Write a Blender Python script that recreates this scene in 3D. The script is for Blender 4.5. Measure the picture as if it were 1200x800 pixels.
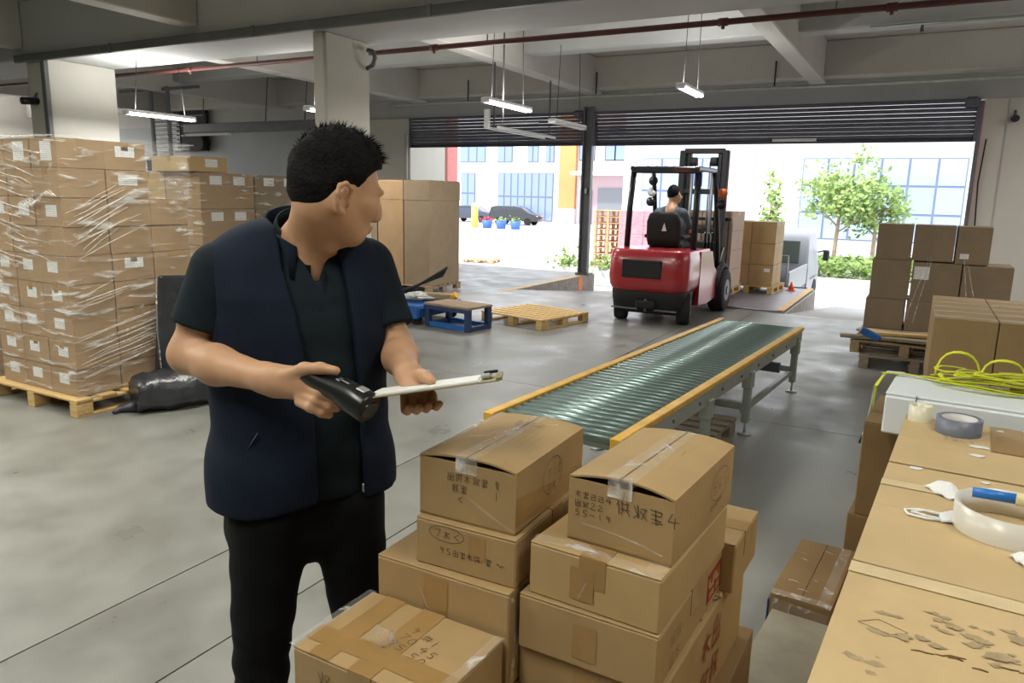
import bpy, bmesh, math, random
import numpy as np
from mathutils import Vector, Matrix

for _o in list(bpy.data.objects):
    bpy.data.objects.remove(_o, do_unlink=True)
SC = bpy.context.scene
COL = SC.collection
random.seed(7)
np.random.seed(7)
PI = math.pi

# ------------------------------------------------------------------ camera, sky, sun, added fill lights out of view, exposure
cam_d = bpy.data.cameras.new('camera')
cam_d.sensor_width = 36.0
cam_d.lens = 36.0 * 867.0 / 1200.0
cam_d.clip_start = 0.05
cam_d.clip_end = 400
cam = bpy.data.objects.new('camera', cam_d)
COL.objects.link(cam)
cam.matrix_world = (Matrix.Translation((0, 0, 1.62)) @ Matrix.Rotation(math.radians(28.6), 4, 'Z')
                    @ Matrix.Rotation(math.radians(90 - 11.15), 4, 'X') @ Matrix.Rotation(math.radians(1.35), 4, 'Z'))
SC.camera = cam

world = bpy.data.worlds.new('sky')
SC.world = world
world.use_nodes = True
_bg = world.node_tree.nodes['Background']
_bg.inputs['Color'].default_value = (0.90, 0.95, 1.0, 1)
_bg.inputs['Strength'].default_value = 2.6

sun_d = bpy.data.lights.new('sun', 'SUN')
sun_d.energy = 4.0
sun_d.angle = math.radians(4)
sun_d.color = (1.0, 0.96, 0.9)
sun = bpy.data.objects.new('sun', sun_d)
COL.objects.link(sun)
sun.rotation_euler = (math.radians(38), 0, math.radians(-25))

def fill_area(x, y, z, sx, sy, watts, color=(1.0, 0.99, 0.89)):
    d = bpy.data.lights.new('unseen_fill_light', 'AREA')
    d.shape = 'RECTANGLE'
    d.size, d.size_y, d.energy, d.color = sx, sy, watts, color
    o = bpy.data.objects.new('unseen_fill_light', d)
    o.location = (x, y, z)
    COL.objects.link(o)
    u = d.copy()                     # added upward light, as a bare tube would throw on the ceiling
    u.energy = watts * 0.45
    q = bpy.data.objects.new('unseen_fill_light_up', u)
    q.location = (x, y, z + 0.02)
    q.rotation_euler = (PI, 0, 0)
    COL.objects.link(q)
# area lights added out of view to brighten the hall, for unseen tube rows
for _x, _y, _w in ((-1.2, -0.6, 60), (-4.6, -0.4, 95), (1.2, 1.6, 40), (-3.6, 3.2, 85), (-8.0, 0.8, 120), (-8.4, 2.6, 85)):
    fill_area(_x, _y, 3.6, 0.5, 1.6, _w)
for _x, _y, _w in ((-22.6, 8.8, 420), (-24.8, 11.2, 440), (3.0, 9.0, 90), (3.4, 12.0, 60)):
    fill_area(_x, _y, 3.5, 0.5, 1.6, _w, (1.0, 0.95, 0.93))

SC.view_settings.view_transform = 'Standard'
SC.view_settings.look = 'None'
SC.view_settings.gamma = 1.0
SC.view_settings.use_curve_mapping = False
SC.view_settings.exposure = 0.0

# ------------------------------------------------------------------ helpers
def lin(c):
    return tuple(((v / 255) / 12.92 if v / 255 <= 0.04045 else ((v / 255 + 0.055) / 1.055) ** 2.4) for v in c)

MATS = {}
def mat(name, rgb, rough=0.6, metal=0.0, var=0.0, scale=8.0, bump=0.0, bscale=60.0, stretch=None, rgb2=None, emit=0.0, spec=0.5, rvar=0.0, thr=(0.35, 0.65), coat=0.0):
    if name in MATS:
        return MATS[name]
    m = bpy.data.materials.new(name)
    m.use_nodes = True
    nt = m.node_tree
    p = nt.nodes['Principled BSDF']
    c = lin(rgb)
    p.inputs['Base Color'].default_value = (*c, 1)
    p.inputs['Roughness'].default_value = rough
    p.inputs['Metallic'].default_value = metal
    p.inputs['Specular IOR Level'].default_value = spec
    if coat:
        p.inputs['Coat Weight'].default_value = coat
        p.inputs['Coat Roughness'].default_value = 0.12
    if emit:
        p.inputs['Emission Color'].default_value = (*c, 1)
        p.inputs['Emission Strength'].default_value = emit
    tc = nt.nodes.new('ShaderNodeTexCoord')
    mp = nt.nodes.new('ShaderNodeMapping')
    nt.links.new(tc.outputs['Object'], mp.inputs['Vector'])
    if stretch:
        mp.inputs['Scale'].default_value = stretch
    if var or rgb2:
        n = nt.nodes.new('ShaderNodeTexNoise')
        n.inputs['Scale'].default_value = scale
        n.inputs['Detail'].default_value = 6
        n.inputs['Roughness'].default_value = 0.62
        nt.links.new(mp.outputs['Vector'], n.inputs['Vector'])
        r = nt.nodes.new('ShaderNodeValToRGB')
        c2 = lin(rgb2) if rgb2 else tuple(min(1, v * (1 + var)) for v in c)
        c1 = c if rgb2 else tuple(v * (1 - var) for v in c)
        r.color_ramp.elements[0].position, r.color_ramp.elements[1].position = thr
        r.color_ramp.elements[0].color = (*c1, 1)
        r.color_ramp.elements[1].color = (*c2, 1)
        nt.links.new(n.outputs['Fac'], r.inputs['Fac'])
        nt.links.new(r.outputs['Color'], p.inputs['Base Color'])
        if rvar:
            mr = nt.nodes.new('ShaderNodeMapRange')
            mr.inputs['From Min'].default_value = 0.3
            mr.inputs['From Max'].default_value = 0.7
            mr.inputs['To Min'].default_value = max(0.02, rough - rvar)
            mr.inputs['To Max'].default_value = min(1, rough + rvar)
            nt.links.new(n.outputs['Fac'], mr.inputs['Value'])
            nt.links.new(mr.outputs['Result'], p.inputs['Roughness'])
    if bump:
        n2 = nt.nodes.new('ShaderNodeTexNoise')
        n2.inputs['Scale'].default_value = bscale
        n2.inputs['Detail'].default_value = 4
        nt.links.new(mp.outputs['Vector'], n2.inputs['Vector'])
        b = nt.nodes.new('ShaderNodeBump')
        b.inputs['Strength'].default_value = bump
        b.inputs['Distance'].default_value = 0.01
        nt.links.new(n2.outputs['Fac'], b.inputs['Height'])
        nt.links.new(b.outputs['Normal'], p.inputs['Normal'])
    MATS[name] = m
    return m

def film_mat(name, base=0.05, streak=0.5, scale=6.0, stretch=(1, 1, 3), tint=(0.9, 0.9, 0.88)):
    m = bpy.data.materials.new(name)
    m.use_nodes = True
    nt = m.node_tree
    nt.nodes.clear()
    out = nt.nodes.new('ShaderNodeOutputMaterial')
    mix = nt.nodes.new('ShaderNodeMixShader')
    tr = nt.nodes.new('ShaderNodeBsdfTransparent')
    pr = nt.nodes.new('ShaderNodeBsdfPrincipled')
    pr.inputs['Base Color'].default_value = (*tint, 1)
    pr.inputs['Roughness'].default_value = 0.14
    pr.inputs['Specular IOR Level'].default_value = 1.0
    tc = nt.nodes.new('ShaderNodeTexCoord')
    mp = nt.nodes.new('ShaderNodeMapping')
    mp.inputs['Scale'].default_value = stretch
    mp.inputs['Rotation'].default_value = (0.35, 0.3, 0.2)
    nt.links.new(tc.outputs['Object'], mp.inputs['Vector'])
    n = nt.nodes.new('ShaderNodeTexNoise')
    n.inputs['Scale'].default_value = scale
    n.inputs['Detail'].default_value = 5
    n.inputs['Distortion'].default_value = 0.6
    nt.links.new(mp.outputs['Vector'], n.inputs['Vector'])
    r = nt.nodes.new('ShaderNodeValToRGB')
    r.color_ramp.elements[0].position = 0.56
    r.color_ramp.elements[0].color = (base, base, base, 1)
    r.color_ramp.elements[1].position = 0.72
    r.color_ramp.elements[1].color = (streak, streak, streak, 1)
    nt.links.new(n.outputs['Fac'], r.inputs['Fac'])
    b = nt.nodes.new('ShaderNodeBump')
    b.inputs['Strength'].default_value = 0.9
    b.inputs['Distance'].default_value = 0.03
    nt.links.new(n.outputs['Fac'], b.inputs['Height'])
    nt.links.new(b.outputs['Normal'], pr.inputs['Normal'])
    nt.links.new(r.outputs['Color'], mix.inputs['Fac'])
    nt.links.new(tr.outputs['BSDF'], mix.inputs[1])
    nt.links.new(pr.outputs['BSDF'], mix.inputs[2])
    nt.links.new(mix.outputs['Shader'], out.inputs['Surface'])
    MATS[name] = m
    return m

def glass_mat(name, rgb, rough=0.05):
    m = mat(name, rgb, rough, spec=0.8)
    return m

class MB:
    """collects shapes into one mesh"""
    def __init__(s):
        s.v = []; s.f = []; s.smooth = set()
    def _add(s, vs, fs, smooth=False):
        o = len(s.v)
        s.v += [tuple(v) for v in vs]
        for f in fs:
            if smooth: s.smooth.add(len(s.f))
            s.f.append(tuple(o + i for i in f))
        return s
    def box(s, c, d, rot=None, bev=0.0):
        hx, hy, hz = d[0] / 2, d[1] / 2, d[2] / 2
        if bev <= 0:
            vs = [Vector((sx * hx, sy * hy, sz * hz)) for sz in (-1, 1) for sy in (-1, 1) for sx in (-1, 1)]
            fs = [(0, 2, 3, 1), (4, 5, 7, 6), (0, 1, 5, 4), (2, 6, 7, 3), (0, 4, 6, 2), (1, 3, 7, 5)]
        else:
            b = min(bev, hx * .9, hy * .9, hz * .9)
            vs = []
            idx = {}
            for sz in (-1, 1):
                for sy in (-1, 1):
                    for sx in (-1, 1):
                        for ax in range(3):
                            p = [sx * (hx - b), sy * (hy - b), sz * (hz - b)]
                            p[ax] = (sx * hx, sy * hy, sz * hz)[ax]
                            idx[(sx, sy, sz, ax)] = len(vs)
                            vs.append(Vector(p))
            fs = []
            for ax in range(3):
                a1, a2 = [(1, 2), (2, 0), (0, 1)][ax]
                for sg in (-1, 1):
                    q = []
                    for s1, s2 in ((-1, -1), (1, -1), (1, 1), (-1, 1)):
                        k = [0, 0, 0]; k[ax] = sg; k[a1] = s1; k[a2] = s2
                        q.append(idx[(*k, ax)])
                    fs.append(tuple(q if sg > 0 else q[::-1]))
            for ax in range(3):
                a1, a2 = [(1, 2), (2, 0), (0, 1)][ax]
                for s1 in (-1, 1):
                    for s2 in (-1, 1):
                        k0 = [0, 0, 0]; k0[a1] = s1; k0[a2] = s2
                        k1 = list(k0); k0[ax] = -1; k1[ax] = 1
                        q = [idx[(*k0, a1)], idx[(*k1, a1)], idx[(*k1, a2)], idx[(*k0, a2)]]
                        fs.append(tuple(q if s1 * s2 < 0 else q[::-1]))
            for sx in (-1, 1):
                for sy in (-1, 1):
                    for sz in (-1, 1):
                        q = [idx[(sx, sy, sz, a)] for a in range(3)]
                        fs.append(tuple(q if sx * sy * sz > 0 else q[::-1]))
        if rot is not None:
            vs = [rot @ v for v in vs]
        c = Vector(c)
        return s._add([v + c for v in vs], fs)
    def cyl(s, p0, p1, r0, r1=None, n=12, caps=True, smooth=True):
        r1 = r0 if r1 is None else r1
        p0, p1 = Vector(p0), Vector(p1)
        d = (p1 - p0).normalized()
        u = d.orthogonal().normalized(); w = d.cross(u)
        vs = []
        for p, r in ((p0, r0), (p1, r1)):
            for i in range(n):
                a = 2 * PI * i / n
                vs.append(p + (u * math.cos(a) + w * math.sin(a)) * r)
        s._add(vs, [(i, (i + 1) % n, n + (i + 1) % n, n + i) for i in range(n)], smooth)
        o = len(s.v) - 2 * n
        if caps:
            s.f.append(tuple(o + i for i in range(n))[::-1]); s.f.append(tuple(o + n + i for i in range(n)))
        return s
    def tube(s, pts, r, n=8, closed=False, flat=1.0):
        pts = [Vector(p) for p in pts]
        m = len(pts)
        rs = r if isinstance(r, (list, tuple)) else [r] * m
        vs = []
        up = None
        for i, p in enumerate(pts):
            a = pts[(i - 1) % m] if closed or i > 0 else p
            b = pts[(i + 1) % m] if closed or i < m - 1 else p
            t = (b - a).normalized()
            if up is None:
                up = t.orthogonal().normalized()
            u = (up - t * up.dot(t))
            u = u.normalized() if u.length > 1e-6 else t.orthogonal().normalized()
            up = u
            w = t.cross(u)
            for k in range(n):
                an = 2 * PI * k / n
                vs.append(p + (u * math.cos(an) + w * math.sin(an) * flat) * rs[i])
        fs = []
        for i in range(m if closed else m - 1):
            j = (i + 1) % m
            for k in range(n):
                k2 = (k + 1) % n
                fs.append((i * n + k, i * n + k2, j * n + k2, j * n + k))
        s._add(vs, fs, True)
        if not closed:
            o = len(s.v) - m * n
            s.f.append(tuple(o + i for i in range(n))[::-1]); s.f.append(tuple(o + (m - 1) * n + i for i in range(n)))
        return s
    def prism(s, poly, p0, u, v, w):
        """poly of (a,b) in plane p0+a*u+b*v extruded by vector w"""
        p0, u, v, w = Vector(p0), Vector(u), Vector(v), Vector(w)
        n = len(poly)
        vs = [p0 + u * a + v * b for a, b in poly] + [p0 + u * a + v * b + w for a, b in poly]
        fs = [tuple(range(n))[::-1], tuple(range(n, 2 * n))] + [(i, (i + 1) % n, n + (i + 1) % n, n + i) for i in range(n)]
        if u.cross(v).dot(w) < 0:
            fs = [f[::-1] for f in fs]
        return s._add(vs, fs)
    def loft(s, rings, caps=True, smooth=True):
        n = len(rings[0]); o = len(s.v)
        vs = [p for r in rings for p in r]
        fs = [(i * n + k, i * n + (k + 1) % n, (i + 1) * n + (k + 1) % n, (i + 1) * n + k) for i in range(len(rings) - 1) for k in range(n)]
        s._add(vs, fs, smooth)
        if caps:
            s.f.append(tuple(o + k for k in range(n))[::-1]); s.f.append(tuple(o + (len(rings) - 1) * n + k for k in range(n)))
        return s
    def quad(s, a, b, c, d):
        return s._add([a, b, c, d], [(0, 1, 2, 3)])
    def sphere(s, c, r, nu=12, nv=8):
        r = r if isinstance(r, (tuple, list)) else (r, r, r)
        rings = []
        for j in range(1, nv):
            th = PI * j / nv
            rings.append([(c[0] + r[0] * math.sin(th) * math.cos(2 * PI * i / nu), c[1] + r[1] * math.sin(th) * math.sin(2 * PI * i / nu), c[2] - r[2] * math.cos(th)) for i in range(nu)])
        return s.loft(rings, True, True)
    def mesh(s, name, m):
        me = bpy.data.meshes.new(name)
        me.from_pydata(s.v, [], s.f)
        if m is not None:
            me.materials.append(m if not isinstance(m, str) else MATS[m])
        if s.smooth:
            fl = [i in s.smooth for i in range(len(s.f))]
            me.polygons.foreach_set('use_smooth', fl)
        me.update()
        return me
    def build(s, name, m, parent=None):
        return link(name, s.mesh(name, m), parent)

def link(name, me, parent=None):
    o = bpy.data.objects.new(name, me)
    COL.objects.link(o)
    if parent is not None:
        o.parent = parent
    return o

def thing(name, label, cat, loc=(0, 0, 0), rz=0.0, group=None):
    o = bpy.data.objects.new(name, None)
    o.empty_display_size = 0.1
    COL.objects.link(o)
    o.location = loc
    o.rotation_euler = (0, 0, rz)
    o['label'] = label
    o['category'] = cat
    if group: o['group'] = group
    return o

def tag(o, label, cat, group=None):
    o['label'] = label; o['category'] = cat
    if group: o['group'] = group
    return o

def struct(o, label=None):
    o['kind'] = 'structure'
    if label: o['label'] = label
    return o

def R(axis, deg):
    return Matrix.Rotation(math.radians(deg), 3, axis)

# ------------------------------------------------------------------ materials
mat('concrete_floor', (130, 130, 125), 0.40, var=0.22, scale=1.9, bump=0.10, bscale=9, rvar=0.16, spec=0.5, thr=(0.28, 0.74))
mat('joint_dark', (70, 70, 67), 0.9)
mat('plaster', (188, 186, 180), 0.8, var=0.05, scale=1.2)
mat('plaster_grey', (176, 178, 176), 0.8, var=0.05, scale=1.0)
mat('plaster_warm', (196, 194, 184), 0.8, var=0.04, scale=1.0)
mat('wall_blue_grey', (160, 166, 168), 0.8, var=0.05, scale=1.0)
mat('shutter', (96, 97, 108), 0.5, metal=0.2, var=0.06, scale=3)
mat('steel_grey', (110, 112, 116), 0.45, metal=0.5, var=0.08, scale=6)
mat('galv', (168, 174, 168), 0.42, metal=0.45, var=0.08, scale=10)
mat('roller_steel', (122, 142, 138), 0.31, metal=0.62, var=0.05, scale=6)
mat('rail_yellow', (214, 166, 58), 0.5, var=0.14, scale=9)
mat('black_plastic', (22, 23, 25), 0.35)
mat('black_matte', (26, 27, 29), 0.75)
mat('red_pipe', (96, 52, 46), 0.55, var=0.12)
mat('trunking', (92, 96, 94), 0.55, var=0.1, scale=5)
mat('dark_pipe', (84, 80, 78), 0.5)
mat('card', (168, 140, 97), 0.72, var=0.07, scale=5, bump=0.03, bscale=120)
mat('card_dull', (158, 129, 93), 0.75, var=0.08, scale=4)
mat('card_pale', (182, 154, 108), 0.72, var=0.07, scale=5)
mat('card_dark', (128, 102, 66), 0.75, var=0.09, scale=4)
mat('card_grey', (134, 116, 92), 0.78, var=0.08, scale=4)
mat('card_pink', (186, 160, 140), 0.72, var=0.06, scale=4)
mat('card_table', (198, 172, 128), 0.7, var=0.06, scale=4, bump=0.05, bscale=50)
mat('card_inside', (120, 92, 56), 0.9)
mat('tape_brown', (160, 127, 80), 0.28, var=0.06, scale=10, spec=0.6)
mat('tape_clear', (214, 204, 186), 0.16, var=0.12, scale=22, spec=0.9, bump=0.6, bscale=40)
mat('paper', (226, 226, 224), 0.7, var=0.04, scale=40)
mat('ink', (66, 54, 40), 0.7)
mat('ink_red', (150, 50, 38), 0.7)
mat('wood_pale', (196, 164, 108), 0.75, var=0.14, scale=7, stretch=(1, 8, 8))
mat('wood_old', (146, 126, 100), 0.85, var=0.2, scale=6, stretch=(1, 8, 8))
mat('wood_grey', (132, 122, 106), 0.85, var=0.2, scale=6, stretch=(1, 8, 8))
mat('blue_paint', (34, 92, 164), 0.45, var=0.12, scale=8)
mat('fork_red', (160, 34, 44), 0.3, var=0.05, scale=4, coat=0.4)
mat('rubber', (30, 30, 32), 0.85, var=0.15, scale=12)
mat('white_paint', (216, 218, 220), 0.35)
mat('glass_dark', (40, 48, 58), 0.08, spec=0.8)
mat('foam_white', (222, 228, 232), 0.6, var=0.02, scale=4)
mat('strap_yellow', (214, 220, 40), 0.35)
film_mat('film_clear', 0.07, 0.75, 4.0, (1, 1, 5.5))
film_mat('film_black', 0.75, 0.95, 6.0, (1, 1, 2), (0.045, 0.048, 0.055))
film_mat('film_strand', 0.35, 0.95, 14.0, (1, 1, 1), (0.97, 0.96, 0.93))
film_mat('film_tape', 0.12, 0.75, 18.0, (1, 1, 1), (0.95, 0.93, 0.9))
mat('lamp_tube', (255, 252, 246), 0.5, emit=14.0)
mat('lamp_off', (214, 214, 212), 0.5)

# ------------------------------------------------------------------ the hall: floor, walls, ceiling, beams, columns
def sbox(name, m, x0, x1, y0, y1, z0, z1, parent=None, bev=0.0, origin=True):
    c = Vector(((x0 + x1) / 2, (y0 + y1) / 2, z0))
    b = MB().box((0, 0, (z1 - z0) / 2), (x1 - x0, y1 - y0, z1 - z0), bev=bev)
    o = b.build(name, m, parent)
    o.location = c - (parent.location if parent is not None else Vector((0, 0, 0)))
    return o

mat('dock_edge', (150, 140, 132), 0.8, var=0.25, scale=9)
floor = struct(sbox('floor', MATS['joint_dark'], -26, 5, -8, 11.4, -0.3, -0.022))
struct(sbox('floor_dock', MATS['dock_edge'], -26, -6.15, 11.4, 14.95, -0.9, -0.022))
struct(sbox('floor_dock', MATS['dock_edge'], -4.45, -1.65, 11.4, 14.95, -0.9, -0.022))
XJ = [-26, -14.65, -8.65, -2.62, -2.07, 3.35, 5]
YJ = [-8, -1.0, 5.6, 11.4]
for i in range(len(XJ) - 1):
    for j in range(3):
        g = 0.004
        struct(sbox('slab', MATS['concrete_floor'], XJ[i] + g, XJ[i + 1] - g, YJ[j] + g, YJ[j + 1] - g, -0.022, 0.0, floor))
XJ2 = [(-26, -14.65), (-14.65, -8.65), (-8.65, -6.15), (-4.45, -1.65)]
for xa, xb in XJ2:
    struct(sbox('slab', MATS['concrete_floor'], xa + .004, xb - .004, 11.404, 14.95, -0.022, 0.0, floor))

# ramp beside the dock
MB().prism([(11.4, 0), (20, -0.9), (20, -1.1), (11.4, -1.1)], (-1.65, 0, 0), (0, 1, 0), (0, 0, 1), (6.6, 0, 0)).build('floor_ramp', mat('ramp_concrete', (176, 174, 172), 0.8, var=.06, scale=1))['kind'] = 'structure'
MB().prism([(11.4, 0), (19.5, -0.85), (19.5, -1.1), (11.4, -1.1)], (-6.15, 0, 0), (0, 1, 0), (0, 0, 1), (1.7, 0, 0)).build('floor_ramp', MATS['concrete_floor'])['kind'] = 'structure'
mat('yard', (206, 204, 202), 0.85, var=0.05, scale=0.4)
struct(sbox('ground_outside', MATS['yard'], -90, 40, 14.9, 110, -1.1, -0.9))
# dock plate with yellow edges
lv = thing('dock_leveller', 'steel dock leveller plate with yellow edge in front of the pallet of cartons', 'dock plate', (-3.05, 13.2, 0))
MB().box((0, 0, 0.014), (2.7, 3.4, 0.024), bev=.006).build('plate', mat('dock_plate', (142, 138, 146), 0.4, metal=.3, var=.12, scale=3), lv)
MB().box((1.32, 0, 0.03), (0.10, 3.4, 0.012)).build('edge_stripe', MATS['rail_yellow'], lv)
MB().box((-1.32, 0, 0.03), (0.10, 3.4, 0.012)).build('edge_stripe', MATS['rail_yellow'], lv)
MB().box((0, 1.78, 0.02), (2.5, 0.22, 0.03), rot=R('X', -6)).build('lip', MATS['steel_grey'], lv)
tag(sbox('reflector_plate', mat('reflector_orange', (232, 132, 70), .5), -6.15, -6.144, 14.1, 14.3, -0.30, -0.03), 'orange reflector plate on the dock edge under the steel door post', 'reflector')
tag(sbox('floor_line', MATS['rail_yellow'], -6.28, -6.16, 11.0, 14.4, 0.0, 0.003), 'worn yellow line painted on the floor towards the steel door post', 'floor marking')

# walls
WM = MATS['plaster_warm']
wf = sbox('wall_front', MATS['plaster_grey'], -26, 5, 14.72, 15.0, 3.34, 4.35)
struct(wf)
struct(sbox('wall_front_left', MATS['wall_blue_grey'], -26, -12.3, 14.72, 15.0, 0, 3.34))
struct(sbox('wall_front_jamb', WM, -12.3, -10.86, 14.66, 15.0, 0, 3.34))
struct(sbox('wall_front_right', WM, 0.66, 5, 14.70, 15.0, -0.9, 3.34))
struct(sbox('wall_right', MATS['plaster'], 5, 5.2, -8, 15, -0.9, 4.4))
struct(sbox('wall_left', MATS['plaster'], -26.2, -26, -8, 15, 0, 4.4))
struct(sbox('wall_back', MATS['plaster'], -26, 5, -8.2, -8, 0, 4.4))
struct(sbox('ceiling', MATS['plaster'], -26.2, 5.2, -8.2, 15.3, 4.35, 4.6))
for n, x in enumerate((0.98, 1.9)):
    struct(sbox('trim_%d' % (n + 1), MATS['plaster_grey'], x, x + .02, 14.685, 14.70, 0, 3.34))

# beams
MB().box((0, 0, .425), (31, 1.15, .85), bev=.02).build('ceiling_beam', MATS['plaster_grey']).location = (-10.5, 7.48, 3.5)
MB().box((0, 0, .225), (31, .35, .45), bev=.02).build('ceiling_beam', MATS['plaster_grey']).location = (-10.5, 11.45, 3.9)
for x, w in ((-1.93, .26), (-6.2, .3), (-10.5, .3), (-14.9, .3), (-19.3, .3)):
    MB().box((0, 0, .34), (w, 6.6, .68), bev=.015).build('ceiling_beam', MATS['plaster']).location = (x, 11.38, 3.67)
for x in (-1.93, -5.0, -8.62, -12.6):
    MB().box((0, 0, .34), (.3, 14.8, .68), bev=.015).build('ceiling_beam', MATS['plaster']).location = (x, -.5, 3.67)
MB().box((0, 0, .3), (31, .5, .6), bev=.02).build('ceiling_beam', MATS['plaster']).location = (-10.5, 14.55, 3.75)
for o in list(bpy.data.objects):
    if o.name.startswith('ceiling_beam'): o['kind'] = 'structure'
# columns
struct(MB().box((0, 0, 1.75), (.2, .82, 3.5), bev=.012).build('column', WM)).location = (-6.63, 7.53, 0)
struct(MB().box((0, 0, 1.75), (.55, 1.1, 3.5), bev=.015).build('column', WM)).location = (-12.15, 7.45, 0)

# trunking along the beam and down the column
t = thing('cable_trunking', 'long dark grey cable trunking along the bottom edge of the near beam', 'cable trunking', (-6, 6.85, 3.45))
MB().box((-.5, 0, .055), (12.2, .07, .11), bev=.01).build('horizontal_run', MATS['trunking'], t)
MB().box((-5.87, .0, -1.65), (.1, .07, 3.3), bev=.01).build('column_run', MATS['trunking'], t)
for x in (-4.2, -1.4, 1.2, 3.8):
    MB().box((x, -.038, .055), (.05, .012, .13)).build('clip', MATS['steel_grey'], t)
t = thing('sprinkler_pipe', 'dark red fire pipe running behind the near beam across the hall', 'pipe', (-6, 8.35, 3.47))
MB().cyl((-10, 0, 0), (9.5, 0, 0), .032, n=12).build('pipe_run', MATS['red_pipe'], t)
for x in (-4.5, 0.2, 3.9, 5.5, 7.1):
    b = MB().cyl((x, 0, -.01), (x, 0, -.07), .018, n=8).cyl((x - .05, 0, 0), (x + .05, 0, 0), .042, n=12)
    b.build('sprinkler_tee', MATS['red_pipe'], t)
for x in (-3, 1, 5, 8):
    MB().cyl((x, 0, .03), (x, 0, .86), .008, n=6).build('hanger', MATS['steel_grey'], t)
t = thing('wall_conduit', 'thin grey conduit running above the roller shutters on the front wall', 'pipe', (-5, 14.25, 3.6))
MB().cyl((-6, 0, 0), (8, 0, 0), .03, n=10).build('pipe_run', MATS['galv'], t)
for x in (-4, -1, 2.4, 6.1):
    MB().cyl((x, 0, .02), (x, 0, .45), .014, n=6).build('hanger', MATS['black_matte'], t)
t = thing('ceiling_pipe', 'thin ceiling pipe with one sprinkler head above the carton stack by door', 'pipe', (-.3, 11.15, 3.86))
MB().cyl((-.6, 0, 0), (3.5, 0, 0), .022, n=8).build('pipe_run', MATS['galv'], t)
MB().cyl((0, 0, 0), (0, 0, -.1), .012, .03, n=8).build('sprinkler_head', MATS['dark_pipe'], t)
t = thing('conduit_elbow', 'curved grey conduit stub on the slim column behind the man', 'conduit', (-6.5, 7.85, 3.4))
MB().tube([(0.02, .0, 0.0), (.1, .0, -.02), (.14, 0, -.1), (.1, 0, -.19), (.0, 0, -.22)], .03, n=8).build('elbow', MATS['steel_grey'], t)
t = thing('column_conduit', 'pale conduit running up the slim column behind the man', 'conduit', (-6.52, 7.1, 0))
MB().cyl((0, 0, 0), (0, 0, 3.48), .022, n=8).build('pipe_run', MATS['plaster'], t)
t = thing('door_wall_pipe', 'pale vertical drain pipe beside the roller shutter above tall cartons', 'pipe', (-10.93, 14.6, 0))
MB().cyl((0, 0, 0), (0, 0, 3.0), .035, n=8).build('pipe_run', MATS['plaster'], t)

# roller shutters, slat by slat
def shutter(label, x0, x1, ztop, zbot):
    t = thing('roller_shutter', label, 'roller shutter', ((x0 + x1) / 2, 14.62, zbot))
    w = x1 - x0
    n = 9
    h = (ztop - zbot - .06) / n
    prof = [(0, 0), (-.008, .12), (-.014, .35), (-.014, .65), (-.008, .88), (0, 1), (.012, 1), (.012, 0)]
    me = None
    for k in range(n):
        if me is None:
            me = MB().prism([(a, b * h * .97) for a, b in prof], (-w / 2, 0, 0), (0, 1, 0), (0, 0, 1), (w, 0, 0)).mesh('slat', MATS['shutter'])
        o = link('slat', me, t)
        o.location = (0, 0 if k < 5 else -.02 * (k - 4), .06 + k * h)
    MB().box((0, 0, .03), (w, .05, .06), bev=.01).build('bottom_bar', mat('shutter_bar', (66, 66, 74), .4, metal=.3), t)
    for s in (-1, 1):
        MB().box((s * (w / 2 + .0), -.02, (ztop - zbot) * .5), (.04, .1, ztop - zbot), bev=.008).build('end_bracket', MATS['shutter'], t)
    b = MB().box((w / 2 - .1, .0, .62), (.2, .22, .16), bev=.03)
    b.build('motor_box', MATS['shutter'], t)
    return t
shutter('rolled up grey steel shutter over the opening with the white facade and parked cars', -10.8, -6.4, 3.34, 2.67)
sh2 = shutter('rolled up grey steel shutter over the wide opening above the red forklift', -6.12, 0.56, 3.34, 2.66)
MB().box((.55, -.06, .06), (.75, .02, .05)).build('paper_label', MATS['paper'], sh2)
t = thing('door_post', 'dark steel post between the two roller shutter openings', 'post', (-6.26, 14.62, 0))
MB().box((0, 0, 1.72), (.2, .06, 3.44), bev=.006).build('web', MATS['steel_grey'], t)
for s in (-1, 1):
    MB().box((s * .09, -.06, 1.72), (.03, .1, 3.44), bev=.006).build('guide_rail', MATS['steel_grey'], t)
MB().box((.0, -.07, 1.75), (.06, .05, .12), bev=.01).build('lock_box', MATS['galv'], t)
MB().box((0, 0, .02), (.3, .24, .04)).build('base_plate', MATS['steel_grey'], t)
t = thing('door_guide', 'steel guide rail of the roller shutter beside cartons at the pale wall', 'guide rail', (.61, 14.62, -.6))
MB().box((0, 0, 1.95), (.06, .12, 3.9), bev=.006).build('channel', MATS['steel_grey'], t)
MB().box((.035, .02, 1.95), (.02, .14, 3.9)).build('edge_strip', mat('pink_strip', (206, 150, 150), .6), t)
MB().tube([(.12, .0, 3.3), (.09, 0, 2.6), (.13, 0, 1.9), (.08, 0, 1.2), (.1, 0, .3)], .012, n=6).build('chain', MATS['black_matte'], t)
t = thing('wall_return', 'pale return wall with a red end pillar outside the far opening', 'wall pillar', (-10.95, 16.3, -.9))
MB().box((0, -.7, 2.3), (.12, 1.2, 4.6), bev=.02).build('panel', WM, t)
MB().box((.0, .17, 2.3), (.2, .52, 4.6), bev=.03).build('end_pillar', mat('red_pillar', (222, 140, 136), .6), t)

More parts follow.
